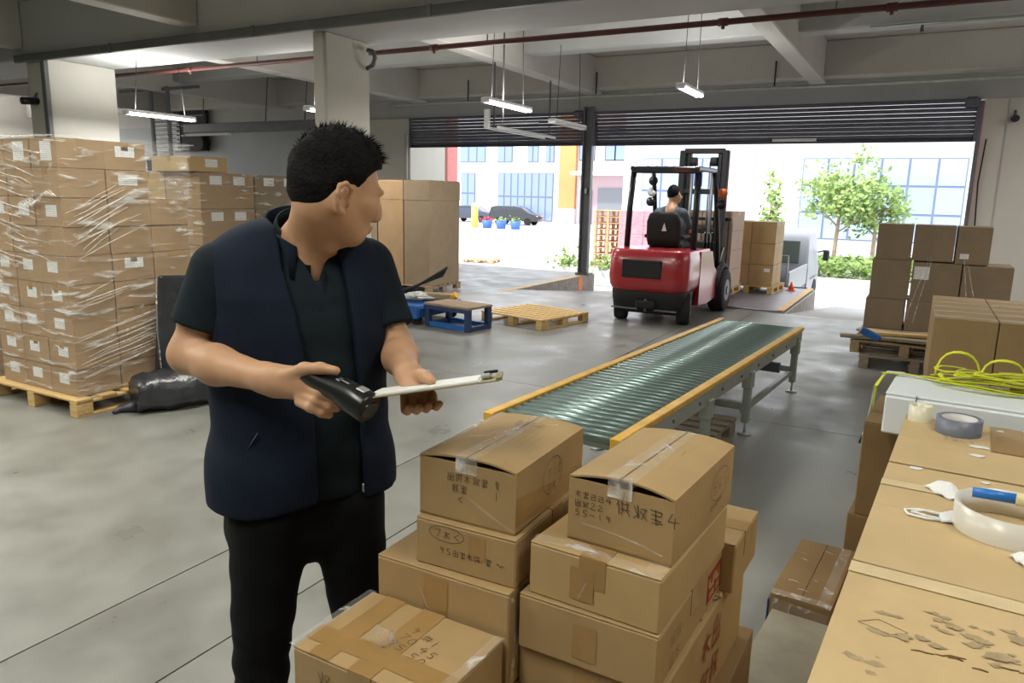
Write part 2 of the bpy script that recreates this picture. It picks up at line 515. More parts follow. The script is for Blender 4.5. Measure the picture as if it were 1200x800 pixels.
# ------------------------------------------------------------------ lamps that hang from the ceiling
def tube_lamp(label, x, y, z, length, lit, watts=0, rz=0.0, hang=1.3, twin=True):
    t = thing('tube_lamp', label, 'lamp', (x, y, z), rz, 'hanging tube lamps')
    MB().box((0, 0, .03), (.13, length, .04), bev=.01).build('housing', MATS['white_paint'], t)
    for s in (-1, 1):
        MB().cyl((s * .035, -length / 2 + .03, -.008), (s * .035, length / 2 - .03, -.008), .016, n=8).build('tube', MATS['lamp_tube'] if lit else MATS['lamp_off'], t)
        MB().box((0, s * (length / 2 - .012), .0), (.12, .024, .05)).build('end_cap', MATS['white_paint'], t)
    for s in (-1, 1):
        MB().cyl((0, s * length * .36, .05), (0, s * length * .3, hang), .005, n=5).build('wire', MATS['black_matte'], t)
    if lit and watts:
        d = bpy.data.lights.new('tube_light', 'AREA')
        d.shape = 'RECTANGLE'; d.size, d.size_y, d.energy = .12, length, watts
        d.color = (1, .98, .95)
        o = bpy.data.objects.new('tube_light', d)
        COL.objects.link(o); o.parent = t; o.location = (0, 0, -.04)
        d2 = d.copy(); d2.energy = watts * .5
        o2 = bpy.data.objects.new('tube_light_up', d2)
        COL.objects.link(o2); o2.parent = t; o2.location = (0, 0, .07); o2.rotation_euler = (PI, 0, 0)
    return t
tube_lamp('brightly lit tube lamp hanging above the cars and white facade', -5.25, 9.35, 2.84, 1.25, True, 55, hang=1.5)
tube_lamp('short lit tube lamp hanging above the red forklift', -2.95, 10.25, 3.05, .95, True, 55, hang=1.29)
tube_lamp('weakly lit tube lamp hanging above the big film-wrapped carton stack', -10.6, 7.85, 2.7, 1.2, True, 95, hang=.8)
tube_lamp('unlit tube lamp hanging close to the steel door post', -5.15, 11.15, 2.74, 1.2, False, hang=1.15)
tube_lamp('tube lamp hanging just right of the slim column behind the man', -8.0, 8.9, 2.78, 1.2, True, 45, hang=1.56)
t = thing('lamp_bracket', 'empty white conduit frame hanging below the far roller shutter', 'bracket', (-6.2, 11.6, 2.68))
for y, h in ((-1.0, 1.0), (1.0, 1.0)):
    MB().cyl((0, y, 0), (0, y, h), .014, n=6).build('rod', MATS['dark_pipe'], t)
for x in (-.12, .1):
    MB().box((x, 0, 0), (.05, 2.1, .04), bev=.006).build('rail', MATS['white_paint'], t)
MB().box((-.1, -1.05, .13), (.1, .05, .3), bev=.01).build('end_plate', MATS['white_paint'], t)
MB().cyl((-.1, -.9, .06), (.75, -.9, .06), .012, n=6).build('cross_rod', MATS['white_paint'], t)
t = thing('hanger_chain', 'pair of dark hanger wires on a ceiling hook above the bright tube lamp', 'hanger', (-5.3, 9.3, 3.2))
MB().tube([(0, 0, 1.1), (.03, 0, .95), (-.02, 0, .85), (0, 0, .78)], .018, n=6).build('hook', MATS['dark_pipe'], t)
MB().cyl((0, 0, .8), (0, 0, -.6), .011, n=6).build('rod', MATS['dark_pipe'], t)

# fittings at the back left: louvre, tray, frame, cameras
t = thing('wall_louvre', 'metal louvre and exhaust fan opening high on the back wall', 'louvre', (-18.9, 14.6, 2.65))
MB().box((-.55, 0, .55), (1.1, .08, 1.1)).build('frame', MATS['steel_grey'], t)
for k in range(9):
    MB().box((-.55, -.06, .1 + k * .115), (1.0, .07, .03), rot=R('X', 28)).build('slat', MATS['galv'], t)
MB().box((.6, -.01, .55), (1.05, .08, 1.1)).build('fan_opening', MATS['black_matte'], t)
for k in range(4):
    MB().box((.6, -.07, .15 + k * .27), (1.0, .03, .03)).build('guard_bar', MATS['steel_grey'], t)
MB().cyl((.95, -.2, .2), (.95, .05, .2), .2, n=14).build('motor', MATS['black_matte'], t)
t = thing('cable_tray', 'dark hanging cable tray with a strip lamp in front of the back wall', 'cable tray', (-13.6, 12.6, 2.93))
MB().box((0, 0, .1), (4.8, .35, .2), bev=.01).build('channel', MATS['steel_grey'], t)
MB().box((-1.6, -.12, -.05), (1.5, .1, .05)).build('strip_lamp', MATS['lamp_off'], t)
for x in (-1.9, .2, 1.4):
    MB().cyl((x, 0, .2), (x + .15, 0, 1.4), .012, n=6).build('hanger', MATS['dark_pipe'], t)
t = thing('steel_frame', 'hanging square steel frame with vertical posts before the back wall', 'steel frame', (-14.9, 11.0, 2.2))
for x in (-.25, .3):
    MB().box((x, 0, .75), (.07, .07, 1.6), bev=.006).build('post', MATS['steel_grey'], t)
MB().box((.0, 0, 1.5), (2.6, .06, .06)).build('crossbar', MATS['steel_grey'], t)
MB().box((-.1, .1, -.1), (.7, .4, .3), bev=.04).build('motor', MATS['black_matte'], t)
def cctv(label, x, y, z):
    t = thing('security_camera', label, 'camera', (x, y, z))
    MB().cyl((0, -.02, 0), (0, .22, .02), .055, n=14).build('body', MATS['black_plastic'] if x > -13 else MATS['white_paint'], t)
    MB().cyl((0, -.028, 0), (0, -.02, 0), .04, n=14).build('lens', MATS['glass_dark'], t)
    MB().cyl((0, .15, .04), (0, .22, .14), .02, n=8).build('bracket', MATS['steel_grey'], t)
cctv('round black security camera on the left column above the carton stack', -12.2, 6.68, 2.86)
cctv('small white security camera on the back wall beside the slim column', -14.4, 14.5, 3.2)
cctv('small security camera on the pale wall right of the doorway', 1.08, 14.47, 3.0)

# ------------------------------------------------------------------ cartons, pallets, film
_cache = {}
def cmesh(key, fn):
    if key not in _cache: _cache[key] = fn()
    return _cache[key]

def carton(label, cx, cy, z0, w, l, h, rz=0.0, m='card', seam='y', top='flat', tape='tape_brown', stickers=(), group=None, gap=0.022, ends=0.06, cat='carton'):
    t = thing('carton', label, cat, (cx, cy, z0), math.radians(rz), group)
    k = (round(w, 4), round(l, 4), round(h, 4), m, seam)
    fl = 0.004
    if top == 'flat':
        link('body', cmesh(('b',) + k, lambda: MB().box((0, 0, (h - fl) / 2), (w, l, h - fl), bev=.0035).mesh('body', m)), t)
        def flap():
            if seam == 'y': return MB().box((0, 0, fl / 2), (w / 2 - .0012, l - .001, fl), bev=.0015).mesh('flap', m)
            return MB().box((0, 0, fl / 2), (w - .001, l / 2 - .0012, fl), bev=.0015).mesh('flap', m)
        fm = cmesh(('f',) + k, flap)
        for s in (-1, 1):
            o = link('flap', fm, t)
            o.location = (s * w / 4, 0, h - fl) if seam == 'y' else (0, s * l / 4, h - fl)
        if tape:
            def tp():
                b = MB(); tw = min(.055, .3 * (w if seam == 'y' else l)); e = min(ends, h * .7)
                if seam == 'y':
                    b.box((0, 0, h + .0006), (tw, l + .002, .0012))
                    for s in (-1, 1): b.box((0, s * (l / 2 + .0006), h - e / 2), (tw, .0012, e))
                else:
                    b.box((0, 0, h + .0006), (w + .002, tw, .0012))
                    for s in (-1, 1): b.box((s * (w / 2 + .0006), 0, h - e / 2), (.0012, tw, e))
                return b.mesh('tape', tape)
            link('tape', cmesh(('t', tape, ends) + k, tp), t)
    else:
        th = .005
        def body():
            b = MB().box((0, 0, th / 2), (w, l, th))
            for s in (-1, 1):
                b.box((s * (w / 2 - th / 2), 0, h / 2), (th, l, h))
                b.box((0, s * (l / 2 - th / 2), h / 2), (w - 2 * th, th, h))
            return b.mesh('body', m)
        link('body', body(), t)
        inner = MB().box((0, 0, h - .012), (w - .014, l - .014, .004)).build('inner_flap', 'card_inside', t)
        rise = gap
        fw = w / 2
        ang = math.asin(min(.9, rise / fw))
        for s in (-1, 1):
            b = MB()
            n = 7
            tl, bl = [], []
            for i in range(n + 1):
                u = i / n
                x = s * (w / 2 - u * (fw * math.cos(ang) - .001))
                z = h + rise * u + .004 * math.sin(u * PI) * (1 if s > 0 else .6)
                for yy in (-1, 1):
                    sag = -.35 * rise * u * (1 if yy > 0 else 0)
                    tl.append((x, yy * l / 2, z + sag + .004)); bl.append((x, yy * l / 2, z + sag))
            nn = len(tl)
            fs = []
            for i in range(n):
                a, c = 2 * i, 2 * i + 2
                fs += [(a, a + 1, c + 1, c), (nn + a, nn + c, nn + c + 1, nn + a + 1), (a, c, nn + c, nn + a), (a + 1, nn + a + 1, nn + c + 1, c + 1)]
            fs += [(0, nn, nn + 1, 1), (2 * n, 2 * n + 1, nn + 2 * n + 1, nn + 2 * n)]
            b._add(tl + bl, fs)
            b.build('flap', m, t)
        if tape:
            b = MB()
            n = 10
            pts = []
            for i in range(n + 1):
                y = -l / 2 + l * i / n
                z = h + rise * (1 - .35 * i / n) + .0065
                pts.append((y, z))
            tl = []
            for y, z in pts:
                for x, dz in ((-.03, -.004), (0, .001), (.03, -.004)):
                    tl.append((x, y, z + dz))
            b._add(tl, [(i * 3 + j, i * 3 + j + 1, i * 3 + j + 4, i * 3 + j + 3) for i in range(n) for j in range(2)])
            b.box((0, -l / 2 - .002, h + rise / 2 - .004), (.05, .0015, rise + .03))
            b.build('tape', tape, t)
    for face, u, v, sw, sh in stickers:
        d = .0012
        if face == '-y': c, dim = (u, -l / 2 - d / 2, v), (sw, d, sh)
        elif face == '+x': c, dim = (w / 2 + d / 2, u, v), (d, sw, sh)
        elif face == '+y': c, dim = (u, l / 2 + d / 2, v), (sw, d, sh)
        else: c, dim = (u, v, h + d / 2), (sw, sh, d)
        link('paper_label', cmesh(('s',) + tuple(round(q, 4) for q in c + dim), lambda: MB().box(c, dim).mesh('paper_label', 'sticker')), t)
    return t

# printed label paper: pale with rows of grey print
def sticker_mat():
    m = bpy.data.materials.new('sticker'); m.use_nodes = True
    nt = m.node_tree; p = nt.nodes['Principled BSDF']; p.inputs['Roughness'].default_value = .55
    tc = nt.nodes.new('ShaderNodeTexCoord')
    w = nt.nodes.new('ShaderNodeTexWave'); w.bands_direction = 'Z'; w.inputs['Scale'].default_value = 22; w.inputs['Distortion'].default_value = .4
    n = nt.nodes.new('ShaderNodeTexNoise'); n.inputs['Scale'].default_value = 120
    nt.links.new(tc.outputs['Object'], w.inputs['Vector']); nt.links.new(tc.outputs['Object'], n.inputs['Vector'])
    mu = nt.nodes.new('ShaderNodeMath'); mu.operation = 'MULTIPLY'
    nt.links.new(w.outputs['Fac'], mu.inputs[0]); nt.links.new(n.outputs['Fac'], mu.inputs[1])
    r = nt.nodes.new('ShaderNodeValToRGB'); r.color_ramp.elements[0].position = .38; r.color_ramp.elements[1].position = .55
    r.color_ramp.elements[0].color = (.78, .78, .77, 1); r.color_ramp.elements[1].color = (.35, .35, .36, 1)
    nt.links.new(mu.outputs[0], r.inputs['Fac']); nt.links.new(r.outputs['Color'], p.inputs['Base Color'])
    MATS['sticker'] = m
sticker_mat()

def pallet(label, cx, cy, z0, w, l, rz=0.0, m='wood_pale', h=.13, nb=7, group=None, bottom=True):
    """boards run along local x, stringers along local y"""
    t = thing('wooden_pallet', label, 'pallet', (cx, cy, z0), math.radians(rz), group)
    bw = l / nb * .68
    bm = MB().box((0, 0, 0), (w, bw, .018), bev=.003).mesh('board', m)
    for k in range(nb):
        o = link('board', bm, t); o.location = (0, -l / 2 + bw / 2 + (l - bw) * k / (nb - 1), h - .009)
    sm = MB().box((0, 0, 0), (.085, l, .018), bev=.003).mesh('stringer', m)
    km = MB().box((0, 0, 0), (.09, .12, h - .054), bev=.004).mesh('block', m)
    for i in (-1, 0, 1):
        x = i * (w / 2 - .05)
        o = link('stringer', sm, t); o.location = (x, 0, h - .027)
        for j in (-1, 0, 1):
            o = link('block', km, t); o.location = (x, j * (l / 2 - .06), .018 + (h - .054) / 2)
        if bottom:
            o = link('bottom_board', sm, t); o.location = (x, 0, .009)
    return t

def wrap_film(label, x0, x1, y0, y1, z0, z1, m='film_clear', amp=.008, faces='-y+x', seed=1):
    """stretch film: one thin creased sleeve round a stack"""
    rnd = np.random.RandomState(seed)
    cx, cy = (x0 + x1) / 2, (y0 + y1) / 2
    per = []
    nx, ny, nz = 14, 14, 24
    for i in range(nx): per.append((x0 + (x1 - x0) * i / nx, y0, 0, -1))
    for i in range(ny): per.append((x1, y0 + (y1 - y0) * i / ny, 1, 0))
    for i in range(nx): per.append((x1 - (x1 - x0) * i / nx, y1, 0, 1))
    for i in range(ny): per.append((x0, y1 - (y1 - y0) * i / ny, -1, 0))
    P = len(per)
    rings = []
    ph = rnd.rand(6) * 6
    for k in range(nz + 1):
        z = z0 + (z1 - z0) * k / nz
        ring = []
        for i, (x, y, a, b) in enumerate(per):
            s = i / P * 2 * PI
            d = amp * (.9 + math.sin(9 * s + 14 * z + ph[0]) * .5 + math.sin(23 * s - 19 * z + ph[1]) * .4 + rnd.uniform(-.5, .5))
            ring.append((x + a * d - cx, y + b * d - cy, z - z0))
        rings.append(ring)
    t = thing('stretch_film', label, 'plastic film', (cx, cy, z0))
    MB().loft(rings, caps=False).build('sleeve', m, t)
    return t

# ---- big film-wrapped stack on the left (three cartons wide, three deep, nine rows)
GX, GY, GZ = .322, .335, .2005
ROW = ['bottom', 'second', 'third', 'fourth', 'fifth', 'sixth', 'seventh', 'eighth', 'top']
pl = pallet('pale wooden pallet under the big film-wrapped carton stack', -5.66, 3.56, 0, 1.16, 1.24, 0, 'wood_pale')
for k in range(9):
    sh = .006 * math.sin(k * 2.1)
    for i in range(4):
        for j in range(3):
            if i > 0 and j > 0: continue
            if k >= 7 and j == 2: continue
            if i == 3: continue
            x = -5.15 - GX * (i + .5) + sh + random.uniform(-.003, .003)
            y = 3.0 + GY * (j + .5) + random.uniform(-.003, .003)
            st = []
            if k < 5: st.append(('-y', .0 + random.uniform(-.02, .02), .12, .12, .075))
            elif k in (6, 8): st.append(('-y', .03, .11, .13, .08 if k == 6 else .13))
            if (j, k) in ((1, 4), (1, 7), (1, 8)) and i == 0: st.append(('+x', .0, .13, .15, .075))
            where = ('at the near corner' if i == 0 and j == 0 else ('second from corner on label side' if i == 1 else 'third from corner on label side') if j == 0 else ('second from corner on plain side' if j == 1 else 'third from corner on plain side'))
            carton('film-wrapped brown carton, %s row of the big stack, %s' % (ROW[k], where), x, y, .131 + k * GZ, GX - .006, GY - .006, GZ - .002,
                   random.uniform(-.6, .6), 'card_dull', 'y' if k % 2 else 'x', stickers=st, group='cartons in the big film-wrapped stack')
fw_ = wrap_film('creased clear stretch film around the big carton stack beside the man', -6.14, -5.135, 2.988, 4.02, .10, 1.96, amp=.010, seed=3)
_rf = random.Random(12)
def film_rope(P_, r=.004):                             # a strand of gathered film on the sleeve
    b = MB(); b.tube(P_, [r * (.35 + .75 * math.sin(PI * (i + .5) / len(P_))) for i in range(len(P_))], n=5); b.build('film_rope', 'film_strand', fw_)
for base_z, n_, y_end, rise in ((1.02, 13, .0, .20), (.16, 12, .28, .17), (.66, 4, -.1, .1)):
    for q in range(n_):
        z0 = base_z + .028 * q + _rf.uniform(-.01, .01); y0 = -.515 + _rf.uniform(0, .12); y1 = y_end + _rf.uniform(-.12, .1)
        film_rope([(.520 + _rf.uniform(0, .006), y0 + (y1 - y0) * i / 4, z0 + rise * i / 4 + _rf.uniform(-.006, .006)) for i in range(5)], _rf.uniform(.0018, .0042))
for q in range(24):
    z0 = 1.80 - .035 * q + _rf.uniform(-.012, .012); x0 = -.5 + _rf.uniform(0, .35); x1 = x0 + _rf.uniform(.2, .6)
    x1 = min(x1, .5)
    film_rope([(x0 + (x1 - x0) * i / 4, -.532 - _rf.uniform(0, .006), z0 - .10 * (x1 - x0) / .6 * i / 4 * _rf.uniform(.8, 1.3)) for i in range(5)], _rf.uniform(.0018, .0045))
for q in range(9):
    x0 = .02 + .05 * q
    film_rope([(x0 + .03 * i, -.536 - _rf.uniform(0, .012), 1.37 + .02 * math.sin(q + i) + .012 * q) for i in range(4)], _rf.uniform(.005, .010))
film_rope([(-.5 + .1 * i, -.530, 1.845 + _rf.uniform(-.004, .004)) for i in range(11)], .007)
# neighbouring stack cut by the picture edge
pallet('wooden pallet under the carton stack cut by the picture edge', -7.0, 3.7, 0, 1.1, 1.2, 0, 'wood_pale', bottom=False)
for k in range(6):
    carton('brown carton in the stack at the picture edge, %s row' % ROW[k], -6.64, 3.3, .131 + k * .27, .42, .4, .268, random.uniform(-1, 1), 'card_dull', group='cartons in the stack at the picture edge')

# ---- second wrapped stack further back
pallet('wooden pallet under the film-wrapped stack further back', -7.95, 6.6, 0, 1.25, 1.65, 0, 'wood_old')
for k in range(4):
    for j in range(2):
        st = [('+x', -.17, .33, .17, .1), ('+x', .17, .33, .17, .1)] if k in (2, 3) else []
        carton('large carton in the further film-wrapped stack, %s row, %s' % (('bottom', 'second', 'third', 'top')[k], ('nearer half', 'farther half')[j]),
               -7.3 - .3, 5.84 + .4 + j * .81, .131 + k * .418, .6, .79, .414, 0, 'card_grey' if j else 'card_dull', 'y', stickers=st, group='cartons in the further film-wrapped stack')
    if k == 3:
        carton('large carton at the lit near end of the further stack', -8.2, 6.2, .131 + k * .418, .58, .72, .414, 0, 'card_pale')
carton('flat carton lying on top of the further film-wrapped stack', -7.62, 5.98, 1.806, .62, .55, .17, 0, 'card_pale', stickers=[('+x', .05, .1, .17, .09)])
wrap_film('clear stretch film around the stack behind the man', -7.92, -7.28, 5.82, 7.47, .12, 1.8, amp=.012, seed=5)

# ---- tall cartons by the doorway
for i, (x0, x1, m) in enumerate(((-7.48, -6.97, 'card_grey'), (-8.02, -7.50, 'card_dull'), (-8.56, -8.04, 'card_grey'))):
    t = carton(('tall upright carton with white label beside the doorway', 'middle tall upright carton behind the man', 'tall upright carton half hidden behind the head')[i],
           (x0 + x1) / 2, 10.36, .13, x1 - x0, .88, 1.7, 0, m, 'x', stickers=[('+x', -.12, 1.58, .12, .12)] if i == 0 else [], group='tall cartons')
    MB().box((0, 0, 1.53), (x1 - x0 + .012, .892, .30), bev=.004).build('lid', m, t)
    if i == 0: t.children[0].name = 'body'
pallet('wooden pallet under the tall upright cartons', -7.76, 10.36, 0, 1.62, .95, 0, 'wood_old', bottom=False)

# ---- dark plastic things beside the big stack
t = thing('black_sheet_roll', 'black film-wrapped board leaning against the big carton stack', 'wrapped board', (-5.03, 3.62, .16))
MB().box((0, .08, .4), (.05, .26, .8), rot=R('X', -4) @ R('Y', 3), bev=.015).build('board', mat('black_wrap', (46, 48, 54), .3, var=.3, scale=9, bump=.9, bscale=16, spec=.8), t)
MB().tube([(.03, -.06, .1), (.04, -.08, .4), (.03, -.05, .8)], .006, n=5).build('film_edge', 'film_tape', t)
t = thing('plastic_bundle', 'crumpled black plastic bundle on the floor beside the pallet', 'plastic bundle', (-4.78, 3.55, 0))
b = MB()
rings = []
for i in range(9):
    u = i / 8
    r = []
    for k in range(14):
        a = 2 * PI * k / 14
        ry, rz_ = .16 + .02 * math.sin(3 * a + i), .15 * (.75 + .3 * math.sin(u * PI)) + .02 * math.sin(5 * a + 2 * i)
        r.append((-.32 + .64 * u * .9, ry * math.cos(a) + random.uniform(-.012, .012), max(.003, .14 + rz_ * math.sin(a) + random.uniform(-.012, .012))))
    rings.append(r)
b.loft(rings).build('bag', 'black_wrap', t)
t.rotation_euler = (0, 0, math.radians(68))
b = MB()
b.tube([(-.3, .0, .05), (-.4, .06, .03), (-.46, .02, .015)], [.05, .03, .012], n=8)
b.build('tied_end', 'black_wrap', t)
b = MB()
b.tube([(.2, 0, .12), (.36, .04, .07), (.45, .0, .02)], [.1, .06, .02], n=8)
b.build('loose_end', 'black_wrap', t)

# ------------------------------------------------------------------ handwriting
GLYPH = {
    '0': [[(.5, 0), (.15, .25), (.2, .8), (.5, 1), (.8, .75), (.8, .2), (.5, 0)]],
    '1': [[(.45, 1), (.5, 0)]],
    '2': [[(.1, .8), (.5, 1), (.8, .75), (.1, 0), (.9, .05)]],
    '4': [[(.5, 1), (.1, .4), (.9, .45)], [(.65, .75), (.6, -.1)]],
    '5': [[(.8, 1), (.25, .95), (.2, .55), (.7, .5), (.75, .1), (.2, 0)]],
    '6': [[(.7, 1), (.2, .4), (.4, 0), (.75, .15), (.6, .45), (.25, .3)]],
    '7': [[(.1, .9), (.85, 1), (.35, 0)]],
    '8': [[(.7, .8), (.4, 1), (.25, .75), (.75, .3), (.5, 0), (.2, .25), (.7, .8)]],
    '9': [[(.75, .8), (.35, 1), (.25, .6), (.7, .6), (.75, .9), (.6, 0)]],
    '-': [[(.1, .45), (.8, .5)]],
    'c': [[(.9, .9), (.2, .5), (.9, .1)]],
    'a': [[(0, .7), (.9, .75)], [(.45, 1), (.4, 0)], [(.4, .55), (.05, .2)], [(.45, .55), (.9, .15)]],
    'b': [[(.1, .9), (.9, .9), (.85, .5)], [(.1, .6), (.8, .55)], [(.5, 1), (.45, -.1)], [(.15, .25), (.85, .2)], [(.15, 0), (.9, .05)]],
    'd': [[(.25, 1), (.22, 0)], [(0, .65), (.45, .7)], [(.05, .25), (.4, .45)], [(.55, .95), (.95, .9), (.6, .45)], [(.55, .6), (.95, 0)], [(.9, .5), (.5, .05)]],
    'e': [[(.1, .8), (.8, .85), (.75, .5), (.15, .5), (.15, .05), (.85, 0), (.95, .2)]],
    'g': [[(.1, 1), (.15, .45), (.85, .5)], [(.85, .95), (.85, .45)], [(.5, 1.05), (.5, .0)], [(.05, .4), (.1, 0), (.9, 0), (.9, .42)]],
    'h': [[(.15, 1), (.0, .6)], [(.12, .75), (.12, 0)], [(.3, .8), (.95, .85)], [(.4, 1), (.42, .4)], [(.8, 1), (.78, .42)], [(.3, .38), (.95, .42)], [(.45, .3), (.3, .02)], [(.7, .3), (.95, .0)]],
    'k': [[(.05, .9), (.3, .2), (.0, .0)], [(.35, 1), (.4, 0)], [(.55, .8), (1, .8), (.6, .05)], [(.55, .6), (1, .0)]],
    's': [[(0, .4), (.25, .75), (.55, .2), (.85, .55), (1.3, .45)]],
}
def scribble(name, lines, parent, origin, u, v, size, m='ink', width=.0015, circle=None, gapx=1.25):
    """flat pen strokes on a face: origin = upper left, u = reading direction, v = up"""
    u, v = Vector(u).normalized(), Vector(v).normalized()
    n = u.cross(v)
    o = Vector(origin) + n * .0016
    b = MB()
    def seg(p, q):
        d = (q - p)
        if d.length < 1e-6: return
        s = n.cross(d.normalized()) * width / 2
        e = d.normalized() * width * .3
        b.quad(p - s - e, q - s + e, q + s + e, p + s - e)
    for r, line in enumerate(lines):
        x = 0
        for ch in line:
            if ch in GLYPH:
                for st in GLYPH[ch]:
                    pts = [o + u * ((x + a + random.uniform(-.04, .04)) * size) + v * ((bb - 1 - r * 1.45 + random.uniform(-.04, .04)) * size) for a, bb in st]
                    for p, q in zip(pts, pts[1:]): seg(p, q)
            x += gapx if ch != ' ' else .7
    if circle:
        ca, cb, ra, rb = circle
        pts = [o + u * (ca + ra * math.cos(t)) + v * (cb + rb * math.sin(t)) for t in [2 * PI * i / 22 + .2 for i in range(23)]]
        for p, q in zip(pts, pts[1:]): seg(p, q)
    return b.build(name, m, parent)

def tape_streak(parent, pts, width, name='clear_tape', m='film_tape', nrm=(0, 0, 1), lift=.0022):
    n = Vector(nrm)
    b = MB()
    P = [Vector(p) for p in pts]
    L = []
    for i, p in enumerate(P):
        d = (P[min(i + 1, len(P) - 1)] - P[max(i - 1, 0)]).normalized()
        s = n.cross(d) * width / 2
        L += [p - s + n * lift, p + n * (lift + .0012 * (i % 2)), p + s + n * lift]
    b._add(L, [(i * 3 + j, i * 3 + j + 1, i * 3 + j + 4, i * 3 + j + 3) for i in range(len(P) - 1) for j in range(2)])
    return b.build(name, m, parent)

# ------------------------------------------------------------------ cartons in front of the camera
def front_box(label, fr, z0, w, l, h, ang, **kw):
    """fr = near right bottom corner in plan, ang = turn in degrees"""
    a = math.radians(ang)
    c = Vector((fr[0], fr[1])) + Vector((math.cos(a), math.sin(a))) * (-w / 2) + Vector((-math.sin(a), math.cos(a))) * (l / 2)
    return carton(label, c.x, c.y, z0, w, l, h, ang, **kw)

# left column of cartons
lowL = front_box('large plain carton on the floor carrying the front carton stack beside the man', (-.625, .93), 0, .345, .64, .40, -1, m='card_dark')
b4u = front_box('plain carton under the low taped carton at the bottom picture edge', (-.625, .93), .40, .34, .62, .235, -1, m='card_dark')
b4 = front_box('low wide carton with tape cross and crumpled film beside the man\'s leg', (-.640, .925), .635, .333, .235, .126, -1, m='card', seam='y')
tape_streak(b4, [(-.167, -.06, .126), (0, -.055, .126), (.167, -.06, .126)], .05, 'cross_tape', 'tape_brown', lift=.0015)
tape_streak(b4, [(-.1, -.118, .126), (-.1, 0, .126), (-.1, .118, .126)], .05, 'cross_tape', 'tape_brown', lift=.0012)
tape_streak(b4, [(-.165, -.118, .126), (-.167, .0, .126), (-.165, .117, .126)], .02, 'film_edge')
tape_streak(b4, [(.15, -.118, .126), (.158, .0, .126), (.16, .117, .126)], .022, 'film_edge')
scribble('handwriting', ['9 h1', '70 45', '95 50', 'ag da'], b4, (.0, .055, .126), (.95, -.25, 0), (.25, .95, 0), .019, width=.0012)
scribble('handwriting', ['k'], b4, (-.10, -.1185, .10), (1, 0, 0), (0, 0, 1), .03)
b3 = front_box('taped carton with a flat shiny seam in the second layer beside the man\'s leg', (-.632, 1.172), .635, .328, .40, .214, 0, m='card', seam='x')
tape_streak(b3, [(-.01, -.2, .2), (-.012, -.2, .11)], .06, 'end_tape', 'tape_brown', (0, -1, 0), .001)
tape_streak(b3, [(-.05, -.2, .17), (-.03, -.2, .13), (.0, -.2, .12)], .006, 'film_crease', nrm=(0, -1, 0))
tape_streak(b3, [(.164, -.19, .205), (.164, -.17, .10), (.164, -.19, .0)], .02, 'film_edge', nrm=(1, 0, 0))
b2 = front_box('carton with a circled handwritten mark under the top left carton', (-.632, 1.196), .849, .238, .40, .104, 1.5, m='card', seam='x')
scribble('handwriting', ['7ac'], b2, (-.072, -.2005, .088), (1, 0, 0), (0, 0, 1), .018, circle=(.030, -.008, .042, .017), width=.0012)
scribble('handwriting', ['95gbah b s'], b2, (-.06, -.2005, .05), (1, 0, 0), (-.05, 0, 1), .0135, width=.0011)
tape_streak(b2, [(.03, -.2, .09), (.03, -.2, .04)], .04, 'end_tape', 'tape_brown', (0, -1, 0), .0008)
b1 = front_box('top carton with open lid edge and many shiny tape strips beside the man', (-.644, 1.213), .953, .228, .347, .128, 1.3, m='card', top='gable', tape='film_tape', gap=.012)
scribble('handwriting', ['ghakb 1', ' db', '  c'], b1, (-.045, -.174, .106), (1, 0, 0), (0, 0, 1), .016, width=.0012)
scribble('handwriting', ['1', '1'], b1, (.062, -.174, .108), (1, 0, 0), (0, 0, 1), .017, width=.0012)
scribble('handwriting', ['710', 'ga'], b1, (.1145, -.03, .09), (0, 1, 0), (0, 0, 1), .022, circle=(.03, -.018, .05, .042), width=.0012)
for q in range(4):
    tape_streak(b1, [(-.07 + .03 * q, -.05 + .05 * q, .141), (-.02 + .03 * q, -.03 + .05 * q, .1435)], .008, 'tape_scrap')
tape_streak(b1, [(-.108, -.17, .1315), (-.1085, 0, .131), (-.107, .17, .131)], .018, 'film_edge')
tape_streak(b1, [(.0, -.174, .062), (.05, -.174, .035), (.11, -.174, .008)], .007, 'film_crease', nrm=(0, -1, 0))
tape_streak(b1, [(.114, -.17, .048), (.114, .0, .03), (.114, .16, .02)], .055, 'side_tape', 'tape_brown', (1, 0, 0), .001)
scribble('handwriting', ['hagd', 'bk5a'], b1, (-.02, .10, .1455), (1, .1, 0), (-.1, 1, 0), .014, width=.0011)

# right column of cartons
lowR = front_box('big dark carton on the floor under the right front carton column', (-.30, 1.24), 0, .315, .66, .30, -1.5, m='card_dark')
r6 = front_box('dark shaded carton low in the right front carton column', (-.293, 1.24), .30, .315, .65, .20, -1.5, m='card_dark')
r4 = front_box('wide carton with red brush marks near the bottom of right front column', (-.325, 1.205), .50, .305, .635, .228, -1.8, m='card')
scribble('red_mark', ['ag', 'kd'], r4, (.1535, -.05, .19), (0, 1, 0), (0, 0, 1), .065, 'ink_red', .006)
scribble('handwriting', ['ss0s 0s'], r4, (.10, -.15, .229), (.1, 1, 0), (-1, 0, 0), .035, width=.003)
r3 = front_box('carton with a red stamp on its side in the right front column', (-.333, 1.190), .728, .290, .457, .118, -1.4, m='card', seam='x')
tape_streak(r3, [(.0, -.2285, .09), (.0, -.2285, .02)], .05, 'end_tape', 'tape_brown', (0, -1, 0), .001)
sb = MB()
for q in range(4):
    sb.box((.1458, .125 + .052 * (q % 2), .03 + .035 * (q // 2) + .012), (.001, .044, .006))
    sb.box((.1458, .125 + .052 * (q % 2) - .015 + .02 * (q // 2), .03 + .035 * (q // 2) + .008), (.001, .008, .028))
sb.box((.1458, .151, .084), (.001, .105, .005)).box((.1458, .151, .02), (.001, .105, .005)).box((.1458, .1, .052), (.001, .005, .07)).box((.1458, .203, .052), (.001, .005, .07))
sb.build('red_stamp', 'ink_red', r3)
